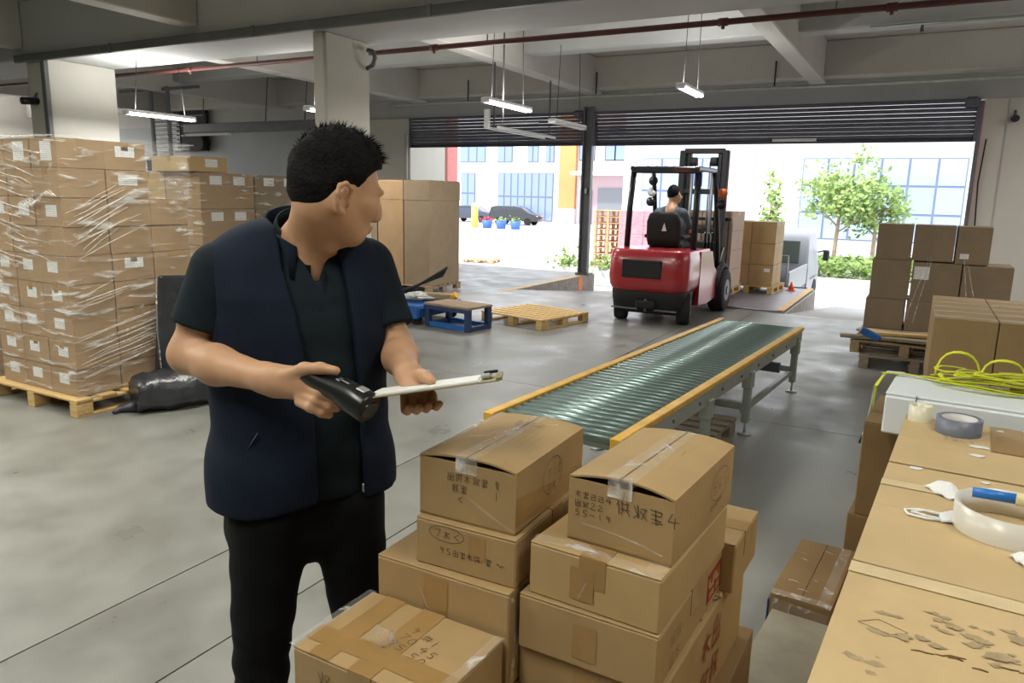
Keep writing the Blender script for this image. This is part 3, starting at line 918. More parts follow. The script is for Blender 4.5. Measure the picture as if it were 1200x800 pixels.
scribble('handwriting', ['dk', 'ga'], r3, (.1455, -.16, .085), (0, 1, 0), (0, 0, 1), .03, width=.0011)
r2 = front_box('wide carton with shiny taped lid directly under the top right carton', (-.336, 1.194), .846, .272, .414, .110, -3, m='card_pale', seam='y')
tape_streak(r2, [(-.02, -.208, .085), (-.02, -.208, .02)], .05, 'end_tape', 'tape_brown', (0, -1, 0), .001)
tape_streak(r2, [(-.136, -.19, .11), (-.05, -.18, .11), (.04, -.195, .11), (.135, -.2, .11)], .03, 'clear_tape')
tape_streak(r2, [(.112, -.2, .11), (.12, -.05, .11), (.118, .2, .11)], .03, 'clear_tape')
tape_streak(r2, [(-.01, -.2078, .06), (-.022, -.2078, .03), (-.028, -.2078, .02)], .004, 'film_crease', nrm=(0, -1, 0))
r1 = front_box('top right front carton with gabled lid and large handwriting', (-.335, 1.244), .957, .216, .371, .127, -3.6, m='card', top='gable', tape='film_tape', gap=.016)
scribble('handwriting', ['abee4', 'gk22', '55-19'], r1, (-.093, -.186, .105), (1, 0, 0), (0, 0, 1), .013, width=.0011)
scribble('handwriting', ['hkb4'], r1, (-.005, -.186, .105), (1, 0, 0), (-.1, 0, 1), .026, width=.0016)
scribble('handwriting', ['565'], r1, (.1085, .04, .09), (0, 1, 0), (0, 0, 1), .028, circle=(.048, -.014, .062, .034), width=.0012)
scribble('handwriting', ['hagkd'], r1, (.1085, .03, .04), (0, 1, .1), (0, -.1, 1), .012, width=.001)
tape_streak(r1, [(-.075, -.186, .04), (.0, -.186, .035), (.05, -.186, .028), (.09, -.186, .018)], .005, 'film_crease', nrm=(0, -1, 0))
tape_streak(r1, [(.03, .02, .1405), (.03, .09, .139), (.03, .16, .137)], .03, 'lid_tape', 'tape_brown')
r5 = front_box('small carton tucked behind the top right carton column', (-.292, 1.625), .728, .2, .225, .122, -2, m='card', seam='x')
b = MB()
b.tube([(-.10, 0, 0), (-.06, .04, .018), (.0, .0, .022), (.05, .05, .012), (.09, .02, 0)], [.012, .02, .026, .02, .01], n=7)
cf = b.build('crumpled_film', 'film_tape')
cf.scale = (.34, .42, .9); cf.location = (-.822, 1.01, .764)
tag(cf, 'crumpled scrap of clear film on the low wide carton', 'film scrap')

# ------------------------------------------------------------------ cartons used as a table on the right
ang = -3.2
def tab(y0, y1, label, z1=.9, m='card_table', w=.95):
    xl = -.078 + (y0 - 1.11) * .0558
    a = math.radians(ang)
    c = Vector((xl, y0)) + Vector((math.cos(a), math.sin(a))) * (w / 2) + Vector((-math.sin(a), math.cos(a))) * ((y1 - y0) / 2)
    return carton(label, c.x, c.y, .13, w, y1 - y0 - .006, z1 - .13, ang, m, 'x', tape=None)
pallet('wooden pallet under the row of cartons used as packing table', .47, 1.55, 0, 1.0, 2.2, -3.2, 'wood_old')
t1 = tab(.52, 1.575, 'nearest large worn carton with torn surface used as packing table')
t2 = tab(1.585, 2.285, 'middle carton of packing table carrying face masks and wide clear tape roll')
t3 = tab(2.295, 2.87, 'far carton of the packing table carrying the grey tape roll')
tape_streak(t1, [(-.475, .505, .77), (-.2, .507, .77), (.1, .503, .77), (.47, .506, .77)], .05, 'seam_tape', mat('tape_paper', (214, 192, 152), .45, var=.08, scale=14))
tape_streak(t2, [(-.475, .17, .77), (-.2, .175, .77), (.45, .17, .77)], .045, 'seam_tape', 'tape_paper')
tape_streak(t2, [(-.02, -.345, .77), (-.02, -.2, .77)], .07, 'end_tape', 'tape_brown')
tape_streak(t3, [(-.18, -.02, .77), (-.18, .28, .77)], .09, 'end_tape', 'tape_brown')
_rw = random.Random(9)
mat('card_worn', (166, 146, 112), .85, var=.15, scale=30)
for q in range(46):
    x, y = _rw.gauss(-.255, .06), _rw.gauss(.335, .04)
    if q < 6: x, y = _rw.gauss(-.41, .015), _rw.gauss(.165, .02)
    b = MB(); n = 11; rr = _rw.uniform(.005, .016)
    b._add([(x + rr * _rw.uniform(.5, 1.7) * math.cos(2 * PI * i / n), y + rr * _rw.uniform(.3, 1.0) * math.sin(2 * PI * i / n), .7704 + .00005 * q) for i in range(n)], [tuple(range(n))])
    b.build('worn_fleck', 'card_worn', t1)
for q in range(7):
    x, y = -.345 + .03 * q + _rw.uniform(-.01, .01), .222 + .008 * q + _rw.uniform(-.02, .03)
    P_ = [(x + .011 * i, y + _rw.uniform(-.0035, .0035) + .002 * i, .7708) for i in range(_rw.randint(3, 6))]
    b = MB(); b.tube(P_, [.0006 + .0012 * math.sin(PI * (i + .5) / len(P_)) for i in range(len(P_))], n=4); b.build('tear', 'card_inside', t1)
b = MB()
pp = [(-.433, .292), (-.402, .319), (-.355, .300), (-.380, .277)]
for (a, c), (d, e) in zip(pp, pp[1:] + pp[:1]):
    dv = Vector((d - a, e - c, 0)); b.box(((a + d) / 2, (c + e) / 2, .7712), (dv.length, .0012, .0008), rot=Matrix.Rotation(math.atan2(dv.y, dv.x), 3, 'Z'))
b.build('printed_diamond', 'card_worn', t1)
scribble('handwriting', ['ga h', 'dk5a', '9 gb'], t2, (-.22, .25, .771), (1, .1, 0), (-.1, 1, 0), .025, width=.0016)
scribble('handwriting', ['1sgs', '2dsa', '4hss', '5ks9'], t3, (-.36, .12, .771), (1, .1, 0), (-.1, 1, 0), .018, width=.0012)
for i, (x, y, s, hh) in enumerate(((.058, 2.262, .022, 0), (.222, 2.235, .014, 0), (.228, 2.575, .028, 0), (.215, 2.48, .022, 0), (.30, 2.80, .02, 0))):
    b = MB()
    pts = [(s * (1 + random.uniform(-.35, .25)) * math.cos(2 * PI * k / 9), s * (1 + random.uniform(-.35, .25)) * math.sin(2 * PI * k / 9) * .6, .001) for k in range(9)]
    b._add(pts + [(x_, y_, .0025) for x_, y_, _ in pts], [tuple(range(9, 18)), tuple(range(9))[::-1]] + [(k, (k + 1) % 9, 9 + (k + 1) % 9, 9 + k) for k in range(9)])
    o = b.build('paper_scrap', 'paper')
    o.location = (x, y, .9005)
    tag(o, ('white paper scrap near the corner of middle table carton', 'tiny paper scrap beside handwriting on middle table carton', 'torn paper scrap below the grey tape roll',
            'small torn paper piece close below grey tape roll', 'small white scrap at the far edge of the packing table')[i], 'paper scrap')

def tape_roll(label, x, y, z, ro, ri, w, m, core='card_pale', tilt=None):
    t = thing('tape_roll', label, 'tape roll', (x, y, z))
    def ring(name, r0, r1, h0, h1, mm):
        n = 32
        rings = [[(r * math.cos(2 * PI * k / n), r * math.sin(2 * PI * k / n), hh) for k in range(n)] for r, hh in ((r0, h0), (r0, h1), (r1, h1), (r1, h0), (r0, h0))]
        b = MB(); b.loft(rings, caps=False); b.build(name, mm, t)
    ring('tape_band', ro, ri + .004, 0, w, m)
    ring('core', ri + .004, ri, .001, w - .001, core)
    return t
tape_roll('grey cloth tape roll lying on the far table carton', .172, 2.715, .9005, .066, .048, .05, mat('tape_grey', (112, 116, 132), .4), 'lamp_off')
t = tape_roll('small clear tape roll standing beside the grey tape roll', .062, 2.80, .9005, .036, .028, .055, mat('tape_milky', (226, 222, 196), .3), 'tape_milky')
t = tape_roll('wide clear tape roll with pale core on middle table carton', .246, 1.915, .9005, .112, .105, .060, mat('tape_white', (226, 222, 212), .28, spec=.7), 'tape_white')
t = thing('marker_pen', 'blue and cream marker pen lying across the wide clear tape roll', 'pen', (.215, 1.95, .966), math.radians(-6))
MB().cyl((-.045, 0, 0), (.04, 0, .004), .012, n=12).build('cap', mat('pen_blue', (44, 120, 206), .35), t)
MB().cyl((.04, 0, .004), (.16, -.01, .006), .015, n=12).build('barrel', mat('pen_cream', (226, 212, 160), .4), t)
def mask(label, x, y, rz, s=1.0, loops=True):
    t = thing('face_mask', label, 'face mask', (x, y, .9005), math.radians(rz))
    n, m_ = 8, 5
    vs = [((i / n - .5) * .09 * s, (j / m_ - .5) * .06 * s * (1 - .12 * abs(i / n - .5) * 2), .004 + .026 * s * math.sin(PI * i / n) * math.sin(PI * j / m_) + .005 * math.sin(2.3 * i + 3 * j) ** 2) for i in range(n + 1) for j in range(m_ + 1)]
    vs += [(x_, y_, max(.0, z_ - .003)) for x_, y_, z_ in vs]
    N = (n + 1) * (m_ + 1)
    fs = []
    for i in range(n):
        for j in range(m_):
            a = i * (m_ + 1) + j
            fs += [(a, a + m_ + 1, a + m_ + 2, a + 1), (N + a, N + a + 1, N + a + m_ + 2, N + a + m_ + 1)]
    b = MB(); b._add(vs, fs, True); b.build('cloth', mat('mask_white', (236, 238, 240), .8, bump=.3, bscale=90), t)
    if loops:
        b = MB(); b.tube([(-.045 * s, .02, .006), (-.09 * s, .03, .004), (-.125 * s, .015, .004), (-.12 * s, -.012, .004), (-.08 * s, -.022, .004), (-.045 * s, -.02, .006)], .0032, n=6)
        b.build('ear_loop', 'mask_white', t)
        b = MB(); b.tube([(-.045 * s, .015, .006), (-.08 * s, .012, .01), (-.11 * s, -.004, .009), (-.08 * s, -.016, .008), (-.045 * s, -.012, .006)], .0032, n=6)
        b.build('ear_loop', 'mask_white', t)
mask('crumpled white face mask on the middle table carton', .125, 2.10, -50, 1.0, False)
mask('white face mask with ear loops tucked under the wide tape roll', .150, 1.915, 6, .9, True)
mask('folded white mask at the picture edge below the wide tape roll', .262, 1.755, -60, .6, False)

# white foam box, straps, cartons behind the table
t = thing('foam_box', 'long white foam box lying at the far end of the packing table', 'foam box', (.62, 3.1, .80), math.radians(-4))
MB().box((0, 0, .07), (1.32, .42, .14), bev=.006).build('body', 'foam_white', t)
MB().box((0, -.035, .146), (1.32, .33, .012), bev=.004).build('lid_panel', 'foam_white', t)
MB().box((-.56, 0, .075), (.004, .424, .152)).build('seam', mat('seam_grey', (130, 136, 142), .7), t)
MB().box((.12, .10, .153), (.8, .12, .004), bev=.001).build('paper_strip', 'card_pale', t)
carton('brown carton standing under the left end of the white foam box', .20, 3.28, .42, .60, .48, .38, -4, 'card_dark')
carton('dark carton on the floor under the white foam box', .19, 3.28, 0, .62, .50, .42, -4, 'card_dark')
carton('carton supporting the other end of the white foam box', .90, 3.25, 0, .7, .5, .80, -4, 'card_dark')
t = thing('strap_coil', 'tangle of yellow packing strap on the white foam box', 'packing strap', (.42, 3.25, .958))
def strap(pts, w=.019):
    b = MB(); P = [Vector(p) for p in pts]
    L = []
    for i, p in enumerate(P):
        d = (P[min(i + 1, len(P) - 1)] - P[max(i - 1, 0)]).normalized()
        s = Vector((0, 0, 1)).cross(d)
        s = (s.normalized() if s.length > .2 else Vector((0, 1, 0))) * w / 2
        L += [p - s, p + s, p + s + Vector((0, 0, .0015)), p - s + Vector((0, 0, .0015))]
    fs = []
    for i in range(len(P) - 1):
        a = i * 4
        for k in range(4): fs.append((a + k, a + (k + 1) % 4, a + 4 + (k + 1) % 4, a + 4 + k))
    b._add(L, fs, True)
    return b
strap([(-.5 + .05 * i, -.02 + .03 * math.sin(i), .004) for i in range(16)]).build('loose_strap', 'strap_yellow', t)
for q in range(12):
    cx, cy, ra, rb = random.uniform(-.22, .12), random.uniform(-.1, .1), random.uniform(.10, .24), random.uniform(.04, .09)
    a0 = random.uniform(0, 6)
    strap([(cx + ra * math.cos(a0 + .35 * i), cy + rb * math.sin(a0 + .35 * i), .006 + .004 * q + .006 * math.sin(i)) for i in range(17)]).build('strap_loop', 'strap_yellow', t)
for cx, hh in ((-.24, .10), (-.09, .085)):
    b = MB(); b.tube([(cx + .075 * math.cos(PI * i / 10), .05 + .02 * math.sin(i), .01 + hh * math.sin(PI * i / 10)) for i in range(11)], .006, n=6, flat=.5)
    b.build('raised_loop', 'strap_yellow', t)
strap([(-.44, .0, .004), (-.49, -.0, .0), (-.515, -.02, -.05), (-.52, -.03, -.2), (-.525, -.04, -.4), (-.53, -.03, -.6)]).build('hanging_strap', 'strap_yellow', t)
strap([(-.42, .03, .004), (-.48, .02, .004), (-.52, .0, -.06), (-.535, -.01, -.22), (-.55, -.02, -.3)]).build('hanging_strap', mat('strap_white', (214, 220, 210), .4), t)
b = MB(); b.tube([(.30 + .03 * i, .2 + .03 * math.sin(i * 1.3), .01 + .02 * abs(math.sin(i * .9))) for i in range(12)], .008, n=6)
o = b.build('black_cable', 'black_plastic'); o.location = (.45, 3.2, .962); tag(o, 'black cable lying among the yellow packing straps', 'cable')

# low taped carton and grey board on the floor
lo = carton('low carton wrapped in shiny brown tape on the floor beside the packing table', -.205, 2.735, .0, .20, .50, .30, -4, 'card_dark', tape=None)
tape_streak(lo, [(-.098, -.24, .30), (.0, -.235, .30), (.098, -.24, .30)], .04, 'clear_tape')
tape_streak(lo, [(.07, -.25, .30), (.07, .0, .30), (.07, .25, .30)], .035, 'clear_tape')
for q in range(9):
    x, y = random.uniform(-.08, .06), random.uniform(-.18, .2)
    tape_streak(lo, [(x - .02, y, .30), (x, y + .004, .3), (x + .022, y - .003, .30)], .005, 'film_crease')
tape_streak(lo, [(-.09, -.251, .26), (.0, -.251, .255), (.09, -.251, .25)], .05, 'clear_tape', nrm=(0, -1, 0))
MB().box((-.104, -.2, .14), (.004, .1, .26)).build('blue_liner', mat('liner_blue', (40, 66, 130), .3), lo)
t = thing('grey_board', 'grey wrapped box standing on the floor at the bottom edge beside the table', 'wrapped box', (-.20, 2.21, 0), math.radians(-4))
MB().box((0, 0, .13), (.24, .46, .26), bev=.01).build('body', mat('grey_wrap', (150, 146, 132), .5, var=.12, scale=8, bump=.3, bscale=14), t)
MB().box((0, 0, .262), (.242, .462, .004)).build('top_sheet', 'grey_wrap', t)

# ---- right: strapped carton block, broken pallets, carton stack by the door
t0 = pallet('wooden pallet under the block of strapped cartons', .80, 7.1, 0, 1.3, 1.7, 0, 'wood_old')
for i in range(3):
    for j in range(5):
        st = [('-y', .1, .5, .16, .22)] if (i, j) == (1, 0) else []
        carton('brown carton in the strapped block behind the foam box, %s column, %s from the front' % (('left', 'middle', 'right')[i], ('first', 'second', 'third', 'fourth', 'last')[j]),
               .147 + .205 + i * .415, 6.3 + .16 + j * .32, .131, .408, .315, .67, 0, 'card', 'x', tape='tape_clear', stickers=st, group='cartons in the strapped block')
def broken_pallet(label, x, y, z, rz, m):
    p = pallet(label, x, y, z, 1.0, .9, rz, m, nb=6)
    return p
broken_pallet('lowest of the old grey pallets beside the door carton stack', .05, 8.55, 0, 3, 'wood_grey')
broken_pallet('old pallet stacked second among the broken pallets', .0, 8.6, .131, -4, 'wood_old')
for k, (x, y, z, rx, rz, L) in enumerate(((-.18, 8.25, .292, 0, 6, .9), (.0, 8.5, .295, 2, -9, 1.0), (.08, 8.75, .295, -2, 4, .95), (-.05, 8.40, .325, 0, 14, .8), (.15, 8.2, .30, 0, -3, .5))):
    o = MB().box((0, 0, 0), (L, .11, .03), rot=R('Y', rx), bev=.004).build('plank', 'wood_pale' if k % 2 else 'wood_grey')
    o.location = (x, y, z); o.rotation_euler = (0, 0, math.radians(rz))
    tag(o, ('grey loose plank nearest on top of the broken pallets', 'pale loose plank lying across the broken pallets', 'grey loose plank at the back of broken pallets', 'pale top plank tilted across the broken pallets', 'short grey plank piece at the end of broken pallets')[k], 'plank', 'loose planks')
o = MB().box((0, 0, 0), (.2, .06, .07), rot=R('Y', 25), bev=.01).build('blue_scrap', 'blue_paint'); o.location = (-.35, 8.2, .33); tag(o, 'blue painted scrap of wood on the broken pallets', 'wood scrap')
pallet('wooden pallet under the carton stack beside the doorway', .24, 10.35, 0, 1.55, .95, 0, 'wood_old')
CB = [(-.52, -.09, .131, .50), (-.08, .42, .131, .50), (.43, .95, .131, .50),
      (-.50, -.075, .502, .975), (-.06, .445, .502, .96), (.455, .955, .502, .95),
      (-.478, -.095, .977, 1.392), (-.085, .345, .977, 1.392), (.358, .70, .962, 1.39)]
LB = ['bottom row, nearest the doorway', 'bottom row, in the middle', 'bottom row, beside the wall', 'middle row, nearest the doorway', 'middle row, in the middle', 'middle row, beside the wall',
      'top row, nearest the doorway', 'top row, in the middle', 'top row, beside the wall']
for k, (x0, x1, z0, z1) in enumerate(CB):
    st = [('-y', -.15, .33, .16, .15)] if k == 4 else ([('-y', -.08, .09, .09, .06)] if k == 8 else [])
    carton('grey-brown carton in the stack by the pale wall, ' + LB[k], (x0 + x1) / 2, 10.3, z0, x1 - x0 - .006, .6, z1 - z0, random.uniform(-1, 1), 'card_grey', 'x', stickers=st, group='cartons in the stack by the pale wall')
t = thing('film_strands', 'loose strands of clear film hanging over the door carton stack', 'plastic film', (.15, 9.97, .99))
b = MB()
for q in range(10):
    b.tube([(-.25 + .05 * q + random.uniform(-.03, .03), random.uniform(0, .1), .02 + .03 * random.random()) for _ in range(5)], .007, n=5)
b.build('tangle', 'film_tape', t)
for x, dx in ((-.05, -.18), (-.02, -.12), (.3, .12), (.33, .2)):
    b = MB(); b.tube([(x, -.02, .02), (x + dx * .3, -.03, -.2), (x + dx * .7, -.035, -.5), (x + dx, -.04, -.75)], .006, n=5); b.build('strand', 'film_tape', t)

# ---- pallets and blue truck in the middle distance
pallet('weathered wooden pallet lying on the floor left of the forklift', -4.36, 8.62, 0, 1.02, 1.0, -12, 'wood_pale', nb=8)
t = thing('blue_platform', 'small blue steel stand with a wooden top on the floor', 'stand', (-4.93, 7.63, 0), math.radians(-8))
MB().box((0, 0, .285), (.72, .46, .03), bev=.005).build('top_board', 'wood_old', t)
for sx in (-1, 1):
    for sy in (-1, 1):
        MB().box((sx * .32, sy * .19, .135), (.07, .07, .27), bev=.006).build('leg', 'blue_dark' if 'blue_dark' in MATS else mat('blue_dark', (38, 58, 96), .5, var=.15), t)
    MB().box((sx * .32, 0, .03), (.06, .4, .05)).build('side_rail', 'blue_dark', t)
for sy in (-1, 1):
    MB().box((0, sy * .19, .04), (.6, .05, .06)).build('long_rail', 'blue_paint', t)
MB().box((.0, -.22, .25), (.72, .03, .05)).build('apron', 'blue_dark', t)
t = thing('hand_pallet_truck', 'blue platform truck loaded with poles, rope and scraps behind the man', 'platform truck', (-5.78, 7.85, 0), math.radians(-4))
MB().box((0, 0, .22), (.92, .9, .06), bev=.01).build('deck', 'blue_paint', t)
MB().box((0, -.44, .17), (.92, .05, .16), bev=.006).build('side_beam', 'blue_paint', t)
MB().box((.45, 0, .17), (.05, .9, .12), bev=.006).build('side_beam', 'blue_paint', t)
for sx in (-1, 1):
    for sy in (-1, 1):
        MB().cyl((sx * .36, sy * .36 - .025, .08), (sx * .36, sy * .36 + .025, .08), .08, n=14).build('wheel', 'rubber', t)
t = thing('pole_bundle', 'dark plastic poles leaning across the blue platform truck', 'poles', (-5.85, 7.95, .25))
for q in range(5):
    MB().cyl((-.3 + .03 * q, -.12 + .03 * q, .02), (.28 + .03 * q, .3 - .02 * q, .30 + .03 * q), .018, n=6).build('pole', 'black_matte', t)
t = thing('rope_heap', 'white rope heap with scrap wood on the blue platform truck', 'rope', (-5.68, 7.75, .25))
b = MB(); b.tube([(.28 * math.sin(1.7 * i) * (1 - i / 60), .17 * math.cos(1.3 * i), .03 + .0012 * i + .02 * abs(math.sin(i))) for i in range(44)], .014, n=6); b.build('rope', mat('rope_white', (196, 196, 188), .8), t)
MB().box((.2, .2, .06), (.5, .12, .08), rot=R('Z', 8), bev=.01).build('scrap_wood', 'wood_old', t)
MB().cyl((.42, .22, .04), (.5, .22, .10), .05, n=10).build('yellow_cap', 'rail_yellow', t)

o = MB().box((0, 0, .008), (.09, .025, .012), rot=R('Z', 25), bev=.003).box((.03, .02, .006), (.06, .02, .01), rot=R('Z', -40), bev=.003).build('metal_scrap', 'galv')
o.location = (-2.62, 4.45, 0); tag(o, 'small metal scrap on the floor left of the conveyor', 'scrap')

# ------------------------------------------------------------------ roller conveyor
CA = math.atan2(.265, 3.775)
cv = thing('roller_conveyor', 'long gravity roller conveyor with yellow side rails and steel legs', 'conveyor', (-1.455, 3.07, 0), -CA)
CL, CW = 3.785, .745
for s in (-1, 1):
    o = MB().box((s * (CW / 2 - .022), CL / 2, .538), (.055, CL, .03), bev=.004).build('rail_cover', 'rail_yellow', cv)
    o2 = MB().box((s * (CW / 2 - .012), CL / 2, .478), (.012, CL, .10), bev=.003).box((s * (CW / 2 - .03), CL / 2, .43), (.045, CL, .008)).build('side_channel', 'galv', cv)
    MB().box((s * (CW / 2 - .022), -.008, .515), (.06, .016, .075), bev=.004).build('end_cap', 'rail_yellow', cv)
    for k in range(9):
        MB().cyl((s * (CW / 2 - .007), .25 + .42 * k, .47), (s * (CW / 2 + .001), .25 + .42 * k, .47), .011, n=8).build('bolt', 'steel_grey', cv)
rm = MB().cyl((-CW / 2 + .055, 0, 0), (CW / 2 - .055, 0, 0), .0255, n=14).cyl((-CW / 2 + .02, 0, 0), (-CW / 2 + .056, 0, 0), .011, n=8).cyl((CW / 2 - .056, 0, 0), (CW / 2 - .02, 0, 0), .011, n=8).mesh('roller', MATS['roller_steel'])
NR = 51
for k in range(NR):
    o = link('roller', rm, cv); o.location = (0, .045 + (CL - .09) * k / (NR - 1), .522)
for y in (.25, 1.27, 2.17, 3.17, 3.62):
    if y == 3.17: continue
    for s in (-1, 1):
        lg = MB().box((s * (CW / 2 - .02), y, .26), (.05, .055, .34), bev=.004).box((s * (CW / 2 - .02), y, .40), (.07, .075, .12), bev=.004).build('leg', 'galv', cv)
        MB().cyl((s * (CW / 2 - .02), y, .012), (s * (CW / 2 - .02), y, .10), .009, n=8).cyl((s * (CW / 2 - .02), y, 0), (s * (CW / 2 - .02), y, .014), .05, .035, n=16).build('foot', 'galv', lg)
    MB().box((0, y, .20), (CW - .09, .03, .05), bev=.003).build('crossbar', 'galv', cv)
    MB().box((0, y, .42), (CW - .09, .04, .04), bev=.003).build('crossbar', 'galv', cv)
MB().box((0, 3.15, .30), (CW - .06, .04, .08)).build('crossbar', 'steel_grey', cv)
MB().box((.33, 2.9, .17), (.03, 1.5, .04)).build('long_brace', 'galv', cv)
o = MB().box((0, 0, .07), (1.0, .5, .14), bev=.02).build('pallet_under_conveyor', 'wood_grey')
bpy.data.objects.remove(o)
pallet('old wooden pallet lying under the roller conveyor', -1.32, 4.78, 0, .60, .76, -4, 'wood_grey', nb=6)

# ------------------------------------------------------------------ electric forklift
fk = thing('forklift', 'red electric counterbalance forklift seen from behind with black mast and guard', 'forklift', (-3.08, 9.2, 0), math.radians(0))
# counterweight: rounded rear shell
def rrect(w, l, r, n=5, x=0, y=0):
    pts = []
    for cx, cy, a0 in ((w / 2 - r, l / 2 - r, 0), (-w / 2 + r, l / 2 - r, 90), (-w / 2 + r, -l / 2 + r, 180), (w / 2 - r, -l / 2 + r, 270)):
        for k in range(n + 1):
            a = math.radians(a0 + 90 * k / n)
            pts.append((x + cx + r * math.cos(a), y + cy + r * math.sin(a)))
    return pts
rings = []
for z, w, l, y0, r in ((.42, .98, .72, .04, .16), (.50, 1.06, .78, .0, .17), (.62, 1.08, .80, -.02, .17), (.85, 1.07, .78, .0, .17), (.95, 1.04, .74, .03, .16), (.975, .98, .68, .06, .14)):
    rings.append([(x, y, z) for x, y in rrect(w, l, r, 5, 0, y0 + l / 2)])
cw = MB().loft(rings).build('counterweight', 'fork_red', fk)
MB().box((-.05, -.018, .73), (.53, .03, .24), bev=.012).build('rear_grille', mat('grille_black', (20, 20, 24), .5), cw)
for q in range(5):
    MB().box((-.05, -.035, .645 + .042 * q), (.5, .008, .012)).build('grille_bar', 'black_matte', cw)
MB().box((-.05, -.012, .60), (.6, .02, .03), bev=.006).build('grille_lip', 'fork_red', cw)
rings = []
for z, w, l, y0, r in ((.13, .80, .40, .18, .1), (.20, .96, .52, .06, .14), (.40, 1.0, .6, .03, .15), (.44, 1.0, .6, .03, .15)):
    rings.append([(x, y, z) for x, y in rrect(w, l, r, 5, 0, y0 + l / 2)])
lw = MB().loft(rings).build('lower_counterweight', 'black_matte', fk)
MB().box((.02, .02, .27), (.26, .1, .10), bev=.02).build('tow_hitch', 'rubber', lw)
MB().cyl((.02, .01, .18), (.02, .01, .34), .018, n=8).build('tow_pin', 'steel_grey', lw)
MB().box((-.28, .05, .2), (.36, .03, .02)).build('step_bar', 'steel_grey', lw)
MB().box((.28, .05, .2), (.3, .03, .02)).build('step_bar', 'steel_grey', lw)
# side body
sb_ = MB()
for s in (-1, 1):
    prof = [(.70, .22), (1.15, .20), (1.62, .24), (1.62, .62), (1.45, .70), (1.30, .92), (.70, .94)]
    sb_ = MB().prism(prof, (s * .50 - .03, 0, 0), (0, 1, 0), (0, 0, 1), (.06, 0, 0))
    sb_.build('side_panel', 'fork_red', fk)
MB().box((0, 1.05, .55), (.92, .9, .7), bev=.03).build('chassis', 'black_matte', fk)
MB().box((0, .95, .93), (1.0, .7, .05), bev=.02).build('hood', 'fork_red', fk)
MB().box((0, 1.72, .50), (.95, .25, .12), bev=.02).build('floor_plate', 'black_matte', fk)
MB().box((0, 1.86, .75), (.85, .06, .55), bev=.02).build('dash', 'black_matte', fk)
def wheel(x, y, r, w, steer=0.0, name='rear_wheel'):
    t = bpy.data.objects.new(name, None); COL.objects.link(t); t.parent = fk
    t.location = (x, y, r); t.rotation_euler = (0, 0, math.radians(steer))
    n = 28
    prof = [(-w / 2, r * .6), (-w / 2, r * .93), (-w * .4, r), (w * .4, r), (w / 2, r * .93), (w / 2, r * .6)]
    rg = [[(a, rad * math.cos(2 * PI * k / n), rad * math.sin(2 * PI * k / n)) for k in range(n)] for a, rad in prof]
    MB().loft(rg, caps=True).build('tyre', 'rubber', t)
    s = 1 if x > 0 else -1
    MB().cyl((s * w * .38, 0, 0), (s * w * .53, 0, 0), r * .58, r * .5, n=20).build('rim', mat('rim_grey', (120, 110, 112), .5, metal=.3), t)
    MB().cyl((s * w * .5, 0, 0), (s * w * .6, 0, 0), r * .2, n=12).build('hub', 'steel_grey', t)
wheel(-.43, .36, .22, .17, 14); wheel(.43, .36, .22, .17, 14)
wheel(-.5, 1.98, .31, .22, 0, 'front_wheel'); wheel(.5, 1.98, .31, .22, 0, 'front_wheel')
for s in (-1, 1):
    b = MB()
    b.tube([(s * .52, 1.98 + .37 * math.cos(a), .31 + .37 * math.sin(a)) for a in [math.radians(q) for q in range(10, 171, 20)]], .05, n=6)
    b.build('fender', 'black_matte', fk)
# overhead guard
gp = {}
for s in (-1, 1):
    MB().tube([(s * .46, .52, .95), (s * .455, .55, 1.5), (s * .44, .60, 1.98)], .042, n=8).build('rear_post', 'black_plastic', fk)
    MB().tube([(s * .48, 1.85, .55), (s * .47, 1.80, 1.0), (s * .45, 1.55, 1.75), (s * .44, 1.42, 2.02)], .034, n=8).build('front_post', 'black_plastic', fk)
    MB().box((s * .44, 1.0, 2.02), (.06, .95, .06), bev=.012).build('roof_side', 'black_plastic', fk)
MB().box((0, .58, 2.0), (.93, .07, .09), bev=.015).build('roof_rear_bar', 'black_plastic', fk)
MB().box((0, 1.45, 2.03), (.9, .06, .05), bev=.012).build('roof_front_bar', 'black_plastic', fk)
for q in range(7):
    MB().box((-.36 + .12 * q, 1.0, 2.035), (.025, .88, .03)).build('roof_bar', 'black_plastic', fk)
MB().box((0.23, .545, 2.0), (.22, .012, .06)).build('rear_plate', mat('dark_red', (90, 30, 36), .5), fk)
# seat
st = MB()
rg = []
for z, w, d in ((1.0, .44, .10), (1.1, .48, .12), (1.32, .47, .12), (1.42, .40, .10), (1.45, .30, .06)):
    rg.append([(x, y, z) for x, y in rrect(w, d, d * .45, 4, 0, .70 + (z - 1.0) * -.12)])
seat_b = st.loft(rg).build('seat_back', 'black_matte', fk)
MB()._add([(.0, .57, 1.2), (.07, .57, 1.2), (.035, .565, 1.31)], [(0, 1, 2)]).build('seat_mark', 'paper', seat_b)
MB().box((0, .98, 1.0), (.46, .48, .12), bev=.04).build('seat_cushion', 'black_matte', fk)
for s in (-1, 1):
    MB().box((s * .26, .85, 1.12), (.05, .3, .05), bev=.015).build('hip_guard', 'black_matte', fk)
b = MB(); b.tube([(.17 * math.cos(a), 1.55 + .10 * math.sin(a), 1.22 + .13 * math.sin(a)) for a in [2 * PI * k / 18 for k in range(18)]], .014, n=6, closed=True); sw = b.build('steering_wheel', 'black_plastic', fk)
MB().cyl((0, 1.55, 1.22), (0, 1.8, .9), .03, n=8).build('steering_column', 'black_matte', fk)
for q in range(3):
    MB().tube([(.3 + .05 * q, 1.75, .9), (.31 + .05 * q, 1.7, 1.08), (.32 + .05 * q, 1.62, 1.16)], .012, n=6).build('lever', 'black_plastic', fk)
